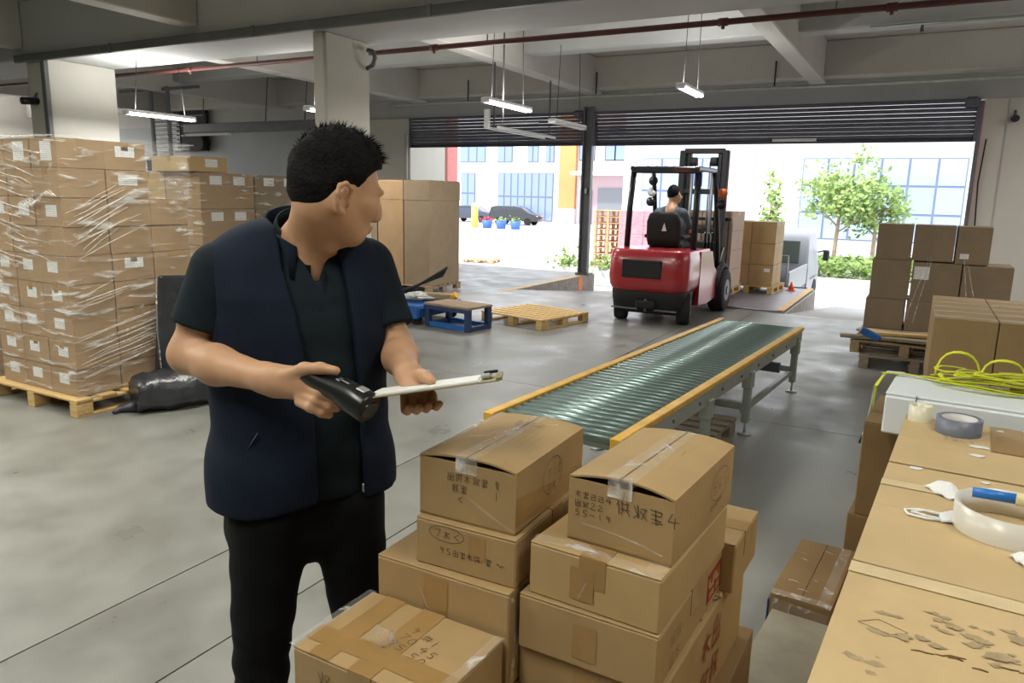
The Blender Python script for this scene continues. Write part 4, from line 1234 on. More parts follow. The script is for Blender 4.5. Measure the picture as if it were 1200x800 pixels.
# mast
for s in (-1, 1):
    MB().box((s * .33, 2.52, 1.27), (.09, .13, 2.2), bev=.012).build('outer_mast', 'black_matte', fk)
    MB().box((s * .24, 2.56, 1.22), (.07, .10, 2.3), bev=.012).build('inner_mast', 'black_plastic', fk)
    MB().cyl((s * .16, 2.45, .3), (s * .16, 2.45, 2.1), .028, n=10).build('lift_cylinder', 'steel_grey', fk)
    MB().tube([(s * .44, 1.95, .62), (s * .40, 2.42, .9)], .03, n=8).build('tilt_cylinder', 'black_plastic', fk)
    MB().cyl((s * .16 - .05, 2.5, 2.2), (s * .16 + .05, 2.5, 2.2), .07, n=12).build('chain_wheel', 'black_matte', fk)
    MB().tube([(s * .10, 2.5, .4), (s * .10, 2.5, 2.2)], .014, n=5).build('chain', 'steel_grey', fk)
    # forks
    MB().box((s * .24, 2.72, .34), (.10, .04, .60), bev=.006).box((s * .24, 3.25, .075), (.10, 1.05, .04), bev=.006).build('fork', 'black_matte', fk)
for z in (.35, 1.15, 1.75, 2.36):
    MB().box((0, 2.52, z), (.62, .08, .08), bev=.012).build('mast_crossbar', 'black_matte', fk)
for z in (.25, .58):
    MB().box((0, 2.66, z), (.92, .04, .09), bev=.008).build('carriage_bar', 'black_matte', fk)
for q in range(6):
    MB().box((-.42 + .168 * q, 2.66, .95), (.02, .03, .75)).build('backrest_bar', 'black_matte', fk)
MB().box((0, 2.66, 1.33), (.9, .035, .05)).build('backrest_rail', 'black_matte', fk)
# lamps and mirrors on the guard
for x, y, z, mm, nm in ((-.10, 1.5, 1.88, 'black_plastic', 'mirror'), (-.13, 1.55, 1.72, 'white_paint', 'headlamp'), (-.14, 1.55, 1.58, 'black_plastic', 'horn'), (.56, 1.5, 1.72, 'amber', 'indicator'), (.55, 1.52, 1.56, 'black_plastic', 'headlamp')):
    if mm == 'amber': mat('amber', (196, 96, 40), .4)
    b = MB().sphere((x - .36 if x < 0 else x, y, z), (.07, .045, .07), 12, 8)
    b.build(nm, mm, fk)
# small blue beacon under the roof
MB().cyl((.09, 1.9, 1.82), (.09, 1.9, 2.0), .06, n=12).build('beacon', 'blue_paint', fk)
# its load
pallet('wooden pallet on the forks of the red forklift', -3.12, 12.48, .10, .95, 1.1, 0, 'wood_pale')
for k in range(4):
    for i in range(2):
        carton('carton carried by the forklift, %s row, %s column' % (('bottom', 'second', 'third', 'top')[k], ('left', 'right')[i]), -3.36 + .49 * i, 12.4, .232 + k * .305, .48, .85, .303, 0, 'card_pink', 'x', group='cartons carried by the forklift')

# pallet of cartons on the dock plate
pallet('wooden pallet of cartons standing on the dock plate', -2.62, 13.95, .027, .92, .95, -3, 'wood_pale')
for k in range(3):
    for i, j in ((0, 0), (1, 0), (1, 1), (0, 1)):
        st = [('-y', .1, .28, .1, .06)] if (k, i, j) == (0, 1, 0) else []
        carton('carton on the dock plate pallet, %s row, %s %s' % (('bottom', 'middle', 'top')[k], ('near', 'far')[j], ('left', 'right')[i]), -2.83 + .41 * i, 13.72 + .43 * j, .159 + k * .372, .405, .425, .369, -3 * 0, 'card', 'x', stickers=st, group='cartons on the dock plate pallet')
cn = thing('traffic_cone', 'small orange traffic cone on the dock plate beside the truck', 'traffic cone', (-2.0, 14.3, .027))
MB().box((0, 0, .008), (.16, .16, .016), bev=.004).build('base', mat('cone_orange', (226, 92, 44), .5), cn)
MB().cyl((0, 0, .016), (0, 0, .16), .055, .012, n=14).build('cone', 'cone_orange', cn)

# ------------------------------------------------------------------ outside
# facades
mat('facade_white', (232, 232, 236), .7, var=.02, scale=.3)
mat('facade_orange', (226, 150, 96), .7, var=.05, scale=.4)
mat('window_glass', (132, 150, 190), .08, spec=.8)
mat('window_glass_pale', (156, 174, 208), .08, spec=.8)
mat('window_frame_dark', (108, 120, 150), .5)
mat('facade_pink', (196, 170, 176), .7)
mat('gate_grey', (130, 134, 142), .6)
def window(parent, x0, x1, z0, z1, y, nx, nz, glass='window_glass', fr='window_frame_dark', fw=.13):
    w = MB().box(((x0 + x1) / 2, y + .08, (z0 + z1) / 2), (x1 - x0, .1, z1 - z0)).build('window', fr, parent)
    dx, dz = (x1 - x0) / nx, (z1 - z0) / nz
    for i in range(nx):
        for k in range(nz):
            MB().box((x0 + dx * (i + .5), y + .02, z0 + dz * (k + .5)), (dx - fw, .06, dz - fw)).build('pane', glass, w)
    return w
fa = thing('office_building', 'white office building with orange pilaster and tall shop windows far behind the cars', 'building', (-36, 66, -.9))
MB().box((-7, 4, 5.5), (28, 7.6, 11), bev=.02).build('wall', 'facade_white', fa)
def fx(x): return x + 36
for x0, x1 in ((-42.6, -39.6), (-38.2, -36.5), (-34.8, -33.6), (-32.8, -31.9)):
    window(fa, fx(x0), fx(x1), 5.75, 8.4, .1, 3 if x1 - x0 > 2 else 2, 1)
window(fa, fx(-42.5), fx(-40.8), .6, 4.7, .1, 2, 2)
window(fa, fx(-38.1), fx(-31.9), .1, 4.75, .1, 8, 2, 'window_glass')
MB().box((fx(-30.3), -.05, 5.9), (1.7, .4, 9.0)).build('pilaster', 'facade_orange', fa)
MB().box((fx(-30.3), -.06, .7), (1.75, .42, 1.4)).build('pilaster_base', 'facade_white', fa)
MB().box((fx(-26.2), -.9, 4.7), (6.0, 2.2, .35), bev=.03).build('canopy', 'facade_white', fa)
MB().box((fx(-25.2), .1, 5.5), (8, .3, 11)).build('wing_wall', 'facade_pink', fa)
window(fa, fx(-29.2), fx(-27.6), 5.9, 9, -.08, 2, 1)
window(fa, fx(-26.6), fx(-23.6), 5.9, 9, -.08, 3, 1)
MB().box((fx(-25.3), -.1, 1.7), (3.6, .2, 3.4)).build('roller_gate', 'gate_grey', fa)
MB().box((fx(-28.3), -.1, 1.6), (1.2, .2, 3.2)).build('side_door', 'window_frame_dark', fa)

fb = thing('glass_fronted_building', 'pale building with large blue window bands behind the trees', 'building', (-6, 50, -.9))
def gx(x): return x + 6
MB().box((gx(-5.2), 4, 4.2), (27.2, 7.6, 8.4), bev=.02).build('wall', 'facade_white', fb)
window(fb, gx(-17.4), gx(-11.9), .9, 5.25, .1, 4, 2, 'window_glass_pale')
MB().box((gx(-10.75), .1, 3.0), (1.9, .3, 5.0)).build('cladding', 'facade_pink', fb)
window(fb, gx(-7.0), gx(1.85), .3, 5.22, .1, 6, 3, 'window_glass_pale')
MB().box((gx(-6.3), -.1, 6.6), (27, .5, .3)).build('cornice', 'facade_white', fb)

# cars
def car(label, x, y, rz, col, s=1.0, van=False):
    t = thing('car', label, 'car', (x, y, -.9), math.radians(rz), 'parked cars')
    W = .88
    prof = [(-2.2, .35), (-2.25, .75), (-2.05, .98), (-1.75, 1.02), (-1.2, 1.48), (-.2, 1.55), (.55, 1.5), (1.25, 1.05), (1.95, .9), (2.25, .72), (2.25, .35)]
    if van: prof = [(-2.25, .35), (-2.28, .9), (-2.15, 1.5), (-1.7, 1.62), (.1, 1.64), (.75, 1.5), (1.45, 1.06), (2.05, .92), (2.3, .7), (2.28, .35)]
    rings = []
    for yy, sc in ((-W, .93), (-W * .9, 1), (W * .9, 1), (W, .93)):
        rings.append([(a * (1 if sc == 1 else .985), yy * (1 - .12 * max(0, b - .95) / .6), b * (1 if b < .5 else sc + (1 - sc) * .5)) for a, b in prof])
    MB().loft(rings).build('body', col, t)
    win = [(-1.65, 1.05), (-1.15, 1.42), (.5, 1.43), (1.1, 1.07)] if not van else [(-2.0, 1.05), (-1.9, 1.5), (.1, 1.54), (.7, 1.44), (1.3, 1.07)]
    for sg in (-1, 1):
        MB().prism(win, (0, sg * (W * .965) - (.01 if sg > 0 else -.01), 0), (1, 0, 0), (0, -.04 * sg, 1), (0, sg * .02, 0)).build('side_window', 'glass_dark', t)
        for xx in (-1.35, 1.4):
            MB().cyl((xx, sg * (W - .18), .32), (xx, sg * (W + .01), .32), .32, n=18).cyl((xx, sg * (W - .1), .32), (xx, sg * (W + .02), .32), .18, n=14).build('wheel', 'rubber', t)
        MB().box((2.17, sg * .62, .75), (.12, .35, .12), bev=.03).build('headlight', 'white_paint', t)
    return t
mat('car_dark', (34, 36, 44), .22, coat=.6); mat('car_blue', (60, 66, 86), .25, coat=.5)
car('dark parked car with rounded roof in front of the shop windows', -31.6, 58.2, 6, 'car_dark', van=True)
car('dark parked car behind the yellow bollard', -37.4, 60.2, 4, 'car_blue')
car('parked car partly hidden behind the tall cartons', -42.6, 59.5, 3, 'car_dark')
bo = thing('yellow_bollard', 'yellow bollard with white cap standing before the parked cars', 'bollard', (-30.85, 50, -.9))
MB().cyl((0, 0, 0), (0, 0, 1.65), .27, n=16).build('post', mat('bollard_yellow', (222, 200, 104), .5), bo)
MB().cyl((0, 0, 1.65), (0, 0, 1.9), .27, .18, n=16).build('cap', 'white_paint', bo)
mat('leaf_a', (126, 152, 82), .6, var=.3, scale=3); mat('leaf_b', (150, 174, 104), .6, var=.3, scale=3); mat('bark', (150, 132, 112), .85, var=.15)
mat('flower_red', (210, 74, 84), .6); mat('pot_blue', (70, 112, 204), .45)
def leaves(n, fn, size, flat=.5):
    b = MB()
    for _ in range(n):
        p = Vector(fn()); d = Vector((random.gauss(0, 1), random.gauss(0, 1), random.gauss(0, .7))).normalized()
        u = d.orthogonal().normalized(); s = size * random.uniform(.6, 1.25)
        w = d.cross(u)
        b._add([p, p + d * s * .5 + u * s * .28, p + d * s, p + d * s * .5 - u * s * .28 + w * s * .08], [(0, 1, 2, 3)])
    return b
def stuff(o):
    o['kind'] = 'stuff'
    return o
for i, (x, lab, fm) in enumerate(((-29.7, 'blue planter tub with red flowers before the parked cars', 'flower_red'), (-28.45, 'blue planter tub with yellow-green plant before the parked cars', 'leaf_b'), (-27.2, 'blue planter tub with pale plant nearest the shop windows', 'leaf_a'))):
    t = thing('planter_tub', lab, 'planter', (x, 50, -.9), 0, 'blue planter tubs')
    MB().cyl((0, 0, 0), (0, 0, .62), .32, .44, n=16).build('tub', 'pot_blue', t)
    leaves(50, lambda: (random.gauss(0, .2), random.gauss(0, .2), .58 + abs(random.gauss(0, .12))), .24).build('plant', fm, t)['kind'] = 'stuff'
for i, (x, y) in enumerate(((-9.15, 20.0), (-7.95, 20.2))):
    t = thing('plant_box', ('pale plant box with green leaves left of the steel door post', 'pale plant box with green leaves right of the steel door post')[i], 'planter', (x, y, -.9))
    MB().box((0, 0, .25), (.75, .4, .5), bev=.03).build('box', 'white_paint', t)
    leaves(110, lambda: (random.gauss(0, .22), random.gauss(0, .15), .5 + abs(random.gauss(0, .2))), .2).build('plant', 'leaf_b', t)['kind'] = 'stuff'
# stack of pallets outside, pink wrapped goods
for k in range(10):
    pallet('pallet in the stack outside the doorway, number %d from the ground' % (k + 1) if False else 'empty wooden pallet stacked outside the doorway, %s from the ground' % ('first', 'second', 'third', 'fourth', 'fifth', 'sixth', 'seventh', 'eighth', 'ninth', 'tenth')[k],
           -9.45, 24.5, -.9 + k * .21, 1.0, 1.1, random.uniform(-2, 2), 'wood_pink' if 'wood_pink' in MATS else mat('wood_pink', (206, 166, 128), .8, var=.1), h=.208, nb=6, group='pallets stacked outside')
for k in range(3):
    for i in range(4):
        carton('pink wrapped bale outside behind the forklift, %s row, %s from the pallets' % (('bottom', 'middle', 'top')[k], ('first', 'second', 'third', 'fourth')[i]), -7.9 + .78 * i, 22.4, -.9 + .72 * k, .77, .8, .715, random.uniform(-1, 1), 'bale_pink' if 'bale_pink' in MATS else mat('bale_pink', (206, 158, 170), .5, var=.18, scale=14), 'x', tape=None, group='pink wrapped bales outside', cat='bale')
pallet('wooden pallet lying outside on the yard beyond the tall cartons', -14.6, 24.2, -.9, 1.2, 1.0, 10, 'wood_pink')
# light truck
tk = thing('delivery_truck', 'white light truck parked at the dock with its cab door and mirror visible', 'truck', (-2.95, 17.8, -.9))
prof = [(.0, .45), (.0, 1.1), (.12, 1.75), (.35, 1.9), (1.1, 1.92), (1.45, 1.78), (1.78, 1.12), (1.95, 1.0), (1.98, .45)]
rings = []
for xx, sc in ((-.78, .95), (-.72, 1), (.72, 1), (.78, .95)):
    rings.append([(xx * (1 - .08 * max(0, b - 1.1)), a, b * (sc + (1 - sc) * (b < 1))) for a, b in prof])
mat('truck_white', (158, 160, 168), .4)
MB().loft(rings).build('cab', 'truck_white', tk)
MB().box((0, -.02, 1.42), (1.15, .03, .5), bev=.012).build('rear_window', mat('truck_glass', (92, 104, 100), .1), tk)
MB().box((.80, .98, .8), (.012, 1.1, .02)).build('door_seam', 'steel_grey', tk)
for s in (-1, 1):
    MB().prism([(.35, 1.12), (.4, 1.7), (1.05, 1.74), (1.38, 1.65), (1.6, 1.14)], (s * .76, 0, 0), (0, 1, 0), (-.06 * s, 0, 1), (s * .02, 0, 0)).build('side_window', 'glass_dark', tk)
    MB().tube([(s * .78, 1.5, 1.35), (s * .95, 1.55, 1.4)], .02, n=6).build('mirror_arm', 'black_plastic', tk)
    MB().box((s * .97, 1.55, 1.28), (.14, .07, .26), bev=.03).build('mirror', 'black_plastic', tk)
    MB().cyl((s * .58, 1.3, .36), (s * .8, 1.3, .36), .36, n=20).build('wheel', 'rubber', tk)
    MB().cyl((s * .58, -1.6, .36), (s * .8, -1.6, .36), .36, n=20).build('wheel', 'rubber', tk)
    MB().box((s * .74, -1.3, .95), (.05, 2.5, .45), bev=.01).build('side_board', 'truck_white', tk)
    MB().box((s * .785, .95, .8), (.01, .12, .03)).build('door_handle', 'black_plastic', tk)
MB().box((0, -1.3, .68), (1.5, 2.5, .08), bev=.01).build('bed', 'steel_grey', tk)
MB().box((0, 1.0, .5), (1.3, 1.6, .2)).build('chassis', 'black_matte', tk)
rg = MB().tube([(.45, -2.6, .9), (.45, -2.6, 1.5), (.72, -2.6, 1.5), (.72, -2.6, .9)], .02, n=6).build('tail_rail', 'truck_white', tk)
# trees, shrub and hedge
def tree(label, x, y, h, cr, lean=0, n=1500, lm='leaf_b', cz=.68, ls=.26):
    t = thing('street_tree', label, 'tree', (x, y, -.9))
    tr = MB(); tr.tube([(0, 0, 0), (lean * .3, 0, h * .25), (lean * .6, .05, h * .5), (lean, 0, h * .85)], [.10, .085, .06, .02], n=8)
    for q in range(7):
        a = q * 2.4; z0 = h * (.32 + .06 * q)
        tr.tube([(lean * z0 / h, 0, z0), (cr * .4 * math.cos(a), cr * .4 * math.sin(a), z0 + h * .12), (cr * .75 * math.cos(a), cr * .75 * math.sin(a), z0 + h * .2)], [.04, .028, .012], n=6)
    tr.build('trunk', 'bark', t)
    cl = [(random.gauss(lean, cr * .42), random.gauss(0, cr * .4), h * cz + random.gauss(0, h * .15)) for _ in range(26)]
    def fn():
        c = random.choice(cl)
        return (c[0] + random.gauss(0, cr * .16), c[1] + random.gauss(0, cr * .16), max(h * .3, c[2] + random.gauss(0, h * .05)))
    leaves(n, fn, ls).build('crown', lm, t)['kind'] = 'stuff'
    return t
tree('leafy young street tree behind the hedge, left of the two', -3.2, 34, 4.1, 1.75, .1, 1800, 'leaf_b')
tree('leafy young street tree behind the hedge, nearer the cartons', -1.75, 34.5, 3.2, 1.3, .0, 1000, 'leaf_a')
tree('slim young tree standing behind the delivery truck', -4.5, 26, 3.0, .35, 0, 330, 'leaf_b', .8, .2)
hd = leaves(9000, lambda: (random.uniform(-4.6, 3.2), random.uniform(-1.6, 1.6), random.random() ** .45 * (.62 + .06 * math.sin(random.uniform(0, 9)))), .17).build('hedge', 'leaf_a')
hd.location = (0, 27.6, -.9); hd['kind'] = 'stuff'; hd['label'] = 'long clipped green hedge in front of the trees'; hd['category'] = 'hedge'
kb = MB().box((0, 0, .08), (8, .2, .16)).build('kerb', 'plaster'); kb.location = (-.6, 25.7, -.9); kb['kind'] = 'structure'

# ------------------------------------------------------------------ people: smooth blended volumes turned into one skin
class Vol:
    def __init__(s, lo, hi, h):
        s.lo = np.array(lo, float); s.h = h
        s.n = np.ceil((np.array(hi) - s.lo) / h).astype(int) + 1
        s.f = np.full(tuple(s.n), 1.0, np.float32)
    def sub(s, lo, hi):
        a = np.clip(np.floor((np.array(lo) - s.lo) / s.h).astype(int), 0, s.n - 1)
        b = np.clip(np.ceil((np.array(hi) - s.lo) / s.h).astype(int) + 1, 1, s.n)
        sl = tuple(slice(a[i], b[i]) for i in range(3))
        ax = [s.lo[i] + s.h * np.arange(a[i], b[i]) for i in range(3)]
        P = np.stack(np.meshgrid(*ax, indexing='ij'), -1)
        return sl, P
    def put(s, sl, d, k, op='u'):
        f = s.f[sl]
        if op == 'u':
            if k <= 0: s.f[sl] = np.minimum(f, d)
            else:
                hh = np.maximum(k - np.abs(f - d), 0) / k
                s.f[sl] = np.minimum(f, d) - hh * hh * k * .25
        else:
            d = -d
            if k <= 0: s.f[sl] = np.maximum(f, d)
            else:
                hh = np.maximum(k - np.abs(f - d), 0) / k
                s.f[sl] = np.maximum(f, d) + hh * hh * k * .25
    def cone(s, a, b, r0, r1, k=.02, op='u', flat=None):
        """tapered capsule; flat = (direction, factor) squeezes it along a direction"""
        a, b = np.array(a, float), np.array(b, float)
        m = max(r0, r1) * (1.0 if flat is None else max(1, 1 / flat[1])) + k + s.h * 2
        sl, P = s.sub(np.minimum(a, b) - m, np.maximum(a, b) + m)
        if P.size == 0: return s
        ab = b - a
        L = ab @ ab
        t = np.clip(((P - a) @ ab) / max(L, 1e-12), 0, 1)
        q = P - a - t[..., None] * ab
        if flat is not None:
            w = np.array(flat[0], float); w /= np.linalg.norm(w)
            q = q + ((q @ w) * (1 / flat[1] - 1))[..., None] * w
        d = np.linalg.norm(q, axis=-1) - (r0 + (r1 - r0) * t)
        s.put(sl, d, k, op)
        return s
    def chain(s, pts, rs, k=.02, op='u', flat=None):
        for i in range(len(pts) - 1): s.cone(pts[i], pts[i + 1], rs[i], rs[i + 1], k, op, flat)
        return s
    def ell(s, c, r, k=.02, op='u', rot=None):
        c, r = np.array(c, float), np.array(r, float)
        m = r.max() + k + 2 * s.h
        sl, P = s.sub(c - m, c + m)
        if P.size == 0: return s
        q = P - c
        if rot is not None: q = q @ np.array(rot)
        k0 = np.linalg.norm(q / r, axis=-1)
        k1 = np.linalg.norm(q / (r * r), axis=-1)
        s.put(sl, k0 * (k0 - 1) / np.maximum(k1, 1e-9), k, op)
        return s
    def fn(s, f):
        ax = [s.lo[i] + s.h * np.arange(s.n[i]) for i in range(3)]
        P = np.stack(np.meshgrid(*ax, indexing='ij'), -1)
        s.f = f(s.f, P).astype(np.float32)
        return s
    def mesh(s, name, m, smooth_it=1):
        f = s.f
        f = np.pad(f, 1, constant_values=1.0)
        lo = s.lo - s.h
        ins = f < 0
        nx, ny, nz = f.shape
        c = np.zeros((nx - 1, ny - 1, nz - 1), np.int8)
        for dx in (0, 1):
            for dy in (0, 1):
                for dz in (0, 1):
                    c += ins[dx:nx - 1 + dx, dy:ny - 1 + dy, dz:nz - 1 + dz]
        act = (c > 0) & (c < 8)
        idx = np.full(act.shape, -1, np.int64)
        cells = np.argwhere(act)
        idx[act] = np.arange(len(cells))
        acc = np.zeros((len(cells), 3)); cnt = np.zeros(len(cells))
        cor = [(i, j, k) for i in (0, 1) for j in (0, 1) for k in (0, 1)]
        for p in cor:
            for ax in range(3):
                if p[ax]: continue
                q = list(p); q[ax] = 1
                f0 = f[cells[:, 0] + p[0], cells[:, 1] + p[1], cells[:, 2] + p[2]]
                f1 = f[cells[:, 0] + q[0], cells[:, 1] + q[1], cells[:, 2] + q[2]]
                mm = (f0 < 0) != (f1 < 0)
                t = np.where(mm, f0 / np.where(mm, f0 - f1, 1), 0)
                pt = np.tile(np.array(p, float), (len(cells), 1)); pt[:, ax] = t
                acc[mm] += pt[mm]; cnt[mm] += 1
        V = (cells + acc / np.maximum(cnt, 1)[:, None]) * s.h + lo
        F = []
        for ax in range(3):
            o1, o2 = [(1, 2), (2, 0), (0, 1)][ax]
            sl0 = [slice(None)] * 3; sl1 = [slice(None)] * 3
            sl0[ax] = slice(0, -1); sl1[ax] = slice(1, None)
            a, b = ins[tuple(sl0)], ins[tuple(sl1)]
            for flip in (False, True):
                E = np.argwhere((a & ~b) if not flip else (~a & b))
                ok = (E[:, o1] > 0) & (E[:, o2] > 0) & (E[:, o1] < f.shape[o1] - 1) & (E[:, o2] < f.shape[o2] - 1)
                E = E[ok]
                if len(E) == 0: continue
                def at(d1, d2):
                    q = E.copy(); q[:, o1] += d1; q[:, o2] += d2
                    return idx[q[:, 0], q[:, 1], q[:, 2]]
                Q = np.stack([at(-1, -1), at(0, -1), at(0, 0), at(-1, 0)], 1)
                if flip: Q = Q[:, ::-1]
                F.append(Q)
        F = np.concatenate(F)
        F = F[(F >= 0).all(1)]
        for _ in range(smooth_it):
            S = np.zeros_like(V); N = np.zeros(len(V))
            for k in range(4):
                i, j = F[:, k], F[:, (k + 1) % 4]
                np.add.at(S, i, V[j]); np.add.at(N, i, 1); np.add.at(S, j, V[i]); np.add.at(N, j, 1)
            V = V * .5 + .5 * S / np.maximum(N, 1)[:, None]
        me = bpy.data.meshes.new(name)
        me.vertices.add(len(V)); me.vertices.foreach_set('co', V.astype(np.float32).ravel())
        me.loops.add(len(F) * 4); me.loops.foreach_set('vertex_index', F.astype(np.int32).ravel())
        me.polygons.add(len(F))
        me.polygons.foreach_set('loop_start', np.arange(0, len(F) * 4, 4, dtype=np.int32))
        me.polygons.foreach_set('use_smooth', np.ones(len(F), bool))
        me.materials.append(MATS[m] if isinstance(m, str) else m)
        me.update(calc_edges=True); me.validate()
        return me

def skin_mat(name, rgb):
    m = mat(name, rgb, .5, var=.06, scale=18, bump=.05, bscale=160, spec=.4)
    p = m.node_tree.nodes['Principled BSDF']
    p.inputs['Subsurface Weight'].default_value = .12
    p.inputs['Subsurface Radius'].default_value = (.012, .005, .003)
    return m
skin_mat('skin', (192, 149, 116))
mat('hair_black', (20, 19, 20), .85, var=.4, scale=90, spec=.15, bump=.8, bscale=150)
mat('navy_vest', (21, 30, 46), .85, spec=.2, var=.12, scale=14, bump=.08, bscale=220)
mat('dark_polo', (23, 33, 40), .85, spec=.2, var=.10, scale=20, bump=.12, bscale=420)
mat('black_trousers', (13, 14, 16), .85, spec=.2, var=.15, scale=10)
mat('shoe_black', (20, 20, 22), .4)

# man: local frame x = to the right in view, y = away from the camera, z = up
YAW = math.radians(28.6)
man = thing('person', 'man in navy vest and dark polo holding scanner and clipboard, looking towards the forklift', 'person', (-1.201, 1.295, 0), YAW)
FD = np.array((.5, -.866, 0)); WD = np.array((.866, .5, 0))      # chest direction, his left side
TC = np.array((-.088, .075, 0))
def tp(side, front, z): return TC + WD * side + FD * front + np.array((0, 0, z))
def smooth01(x): x = np.clip(x, 0, 1); return x * x * (3 - 2 * x)

SH_R, SH_L = tp(-.178, -.01, 1.435), tp(.178, -.01, 1.435)
EL_R, WR_R = np.array((-.314, -.040, 1.242)), np.array((-.056, -.212, 1.228))
EL_L, WR_L = np.array((.146, .110, 1.235)), np.array((.207, -.128, 1.228))
H = np.array((.027, .004, 1.632))
hd = math.radians(35)
fd = np.array((math.cos(hd), math.sin(hd), -.27)); fd /= np.linalg.norm(fd)
sd = np.array((-math.sin(hd), math.cos(hd), 0))        # towards his left, away from the camera
ud = np.cross(fd, sd); ud /= np.linalg.norm(ud)
if ud[2] < 0: ud = -ud
RH = np.stack([fd, sd, ud], 1)
def hp(f, s, u): return H + fd * f * 1.06 + sd * s + ud * u

body = Vol((-.42, -.35, .80), (.34, .30, 1.78), .0033)
# head and face
body.ell(hp(-.006, 0, .022), (.094, .074, .092), .02, rot=RH)
body.ell(hp(.035, 0, -.035), (.056, .060, .080), .04, rot=RH)
body.ell(hp(.047, 0, -.088), (.036, .040, .032), .035, rot=RH)
for s in (-1, 1):
    body.cone(hp(.006, s * .044, -.050), hp(.052, s * .026, -.098), .020, .018, .03)
    body.ell(hp(.064, s * .034, -.028), (.026, .028, .028), .025, rot=RH)      # cheek
    body.ell(hp(.084, s * .030, .010), (.012, .022, .010), .016, rot=RH)       # brow ridge
    body.ell(hp(.092, s * .032, -.006), (.010, .016, .009), .012, 's', rot=RH)  # eye socket
    body.ell(hp(.077, s * .032, -.006), (.0125, .0125, .0115), .003, rot=RH)    # eyeball
    body.cone(hp(.085, s * .020, .000), hp(.081, s * .045, .000), .0035, .003, .004)
    body.ell(hp(.095, s * .011, -.046), (.011, .009, .008), .010, rot=RH)      # nostril wing
body.chain([hp(.085, 0, .008), hp(.097, 0, -.024), hp(.105, 0, -.040)], [.010, .012, .0115], .020)
body.cone(hp(.090, -.020, -.071), hp(.090, .020, -.071), .006, .006, .008)
body.cone(hp(.088, -.016, -.081), hp(.088, .016, -.081), .006, .006, .008)
body.cone(hp(.098, -.018, -.0755), hp(.098, .018, -.0755), .0016, .0016, .003, 's')
# ears
for s in (-1, 1):
    e = lambda f, u, o=0.0: hp(-.008 + f, s * (.079 + o * 1.25), -.030 + u * 1.05)
    body.ell(e(-.004, -.002, -.004), (.019, .009, .029), .006, rot=RH)
    body.chain([e(.012, .004, .002), e(.010, .024, .006), e(-.006, .031, .010), e(-.020, .022, .015), e(-.022, .004, .015), e(-.016, -.014, .012), e(-.006, -.027, .006), e(.006, -.030, .003)],
               [.0042, .005, .0055, .0058, .0055, .0052, .0066, .006], .003)
    body.chain([e(-.004, .016, .005), e(-.012, .004, .009), e(-.008, -.014, .007)], [.0036, .0038, .0036], .003)
    body.ell(e(.001, -.002, .010), (.009, .014, .013), .003, 's', rot=RH)
    body.ell(e(-.006, .017, .012), (.006, .007, .006), .003, 's', rot=RH)
    body.ell(e(.012, -.006, .002), (.005, .005, .008), .004, rot=RH)
# neck and trunk
body.chain([tp(.0, -.02, 1.40), tp(.03, .015, 1.49), hp(-.026, 0, -.055)], [.078, .064, .058], .04)
body.cone(hp(-.035, -.035, -.045), tp(.012, .075, 1.462), .020, .014, .025)
body.ell(hp(.02, 0, -.135), (.012, .012, .016), .02)
body.chain([tp(0, 0, 1.40), tp(0, 0, 1.15), tp(0, 0, .90)], [.105, .10, .11], .06, flat=(FD, .85))
body.cone(SH_R, SH_L, .05, .05, .05)
# arms
body.chain([SH_R, (SH_R + EL_R) / 2, EL_R], [.050, .047, .041], .03)
body.chain([EL_R, EL_R * .65 + WR_R * .35 + np.array((0, 0, -.004)), WR_R * .9 + EL_R * .1, WR_R], [.042, .043, .029, .027], .025)
body.chain([SH_L, (SH_L + EL_L) / 2, EL_L], [.050, .046, .040], .03)
body.chain([EL_L, EL_L * .65 + WR_L * .35, WR_L], [.041, .041, .027], .025)
# legs inside the trousers, feet inside the shoes
for hx, hy, fx_, fy_ in ((-.165, -.01, -.188, .0), (.025, .09, .040, .114)):
    body.chain([(hx, hy, .88), (fx_, fy_, .46), (fx_, fy_ + .01, .08)], [.06, .04, .034], .03)

# his right hand round the scanner
S0 = np.array((.045, -.266, 1.246)); S1 = np.array((.160, -.318, 1.205))
SDIR = (S1 - S0) / np.linalg.norm(S1 - S0)
KN = np.array((.020, -.246, 1.232))
body.cone(WR_R, KN, .030, .031, .02, flat=((.2, .9, .1), .72))
body.cone(WR_R + (0, 0, .010), KN + (0, 0, .016), .020, .018, .02)
body.cone(WR_R - (0, 0, .008), KN - (0, 0, .016), .020, .018, .02)
# thumb lies along the top
body.chain([(-.026, -.236, 1.248), (.018, -.264, 1.268), (.054, -.278, 1.274), (.086, -.284, 1.271)], [.014, .0135, .0115, .0095], .008)
# four fingers curl round the grip, knuckles towards the camera side, tips below
for i, (kx, kz, l) in enumerate(((.040, 1.243, 1.0), (.032, 1.228, 1.06), (.024, 1.212, 1.0), (.018, 1.198, .85))):
    k0 = np.array((kx - .014, -.256, kz))
    a = k0 + np.array((.034 * l, -.026, -.004)); b_ = a + np.array((.026 * l, .002, -.012)); c_ = b_ + np.array((.010, .020, -.010))
    body.chain([k0, a, b_, c_], [.0115, .0105, .0095, .0085], .005)

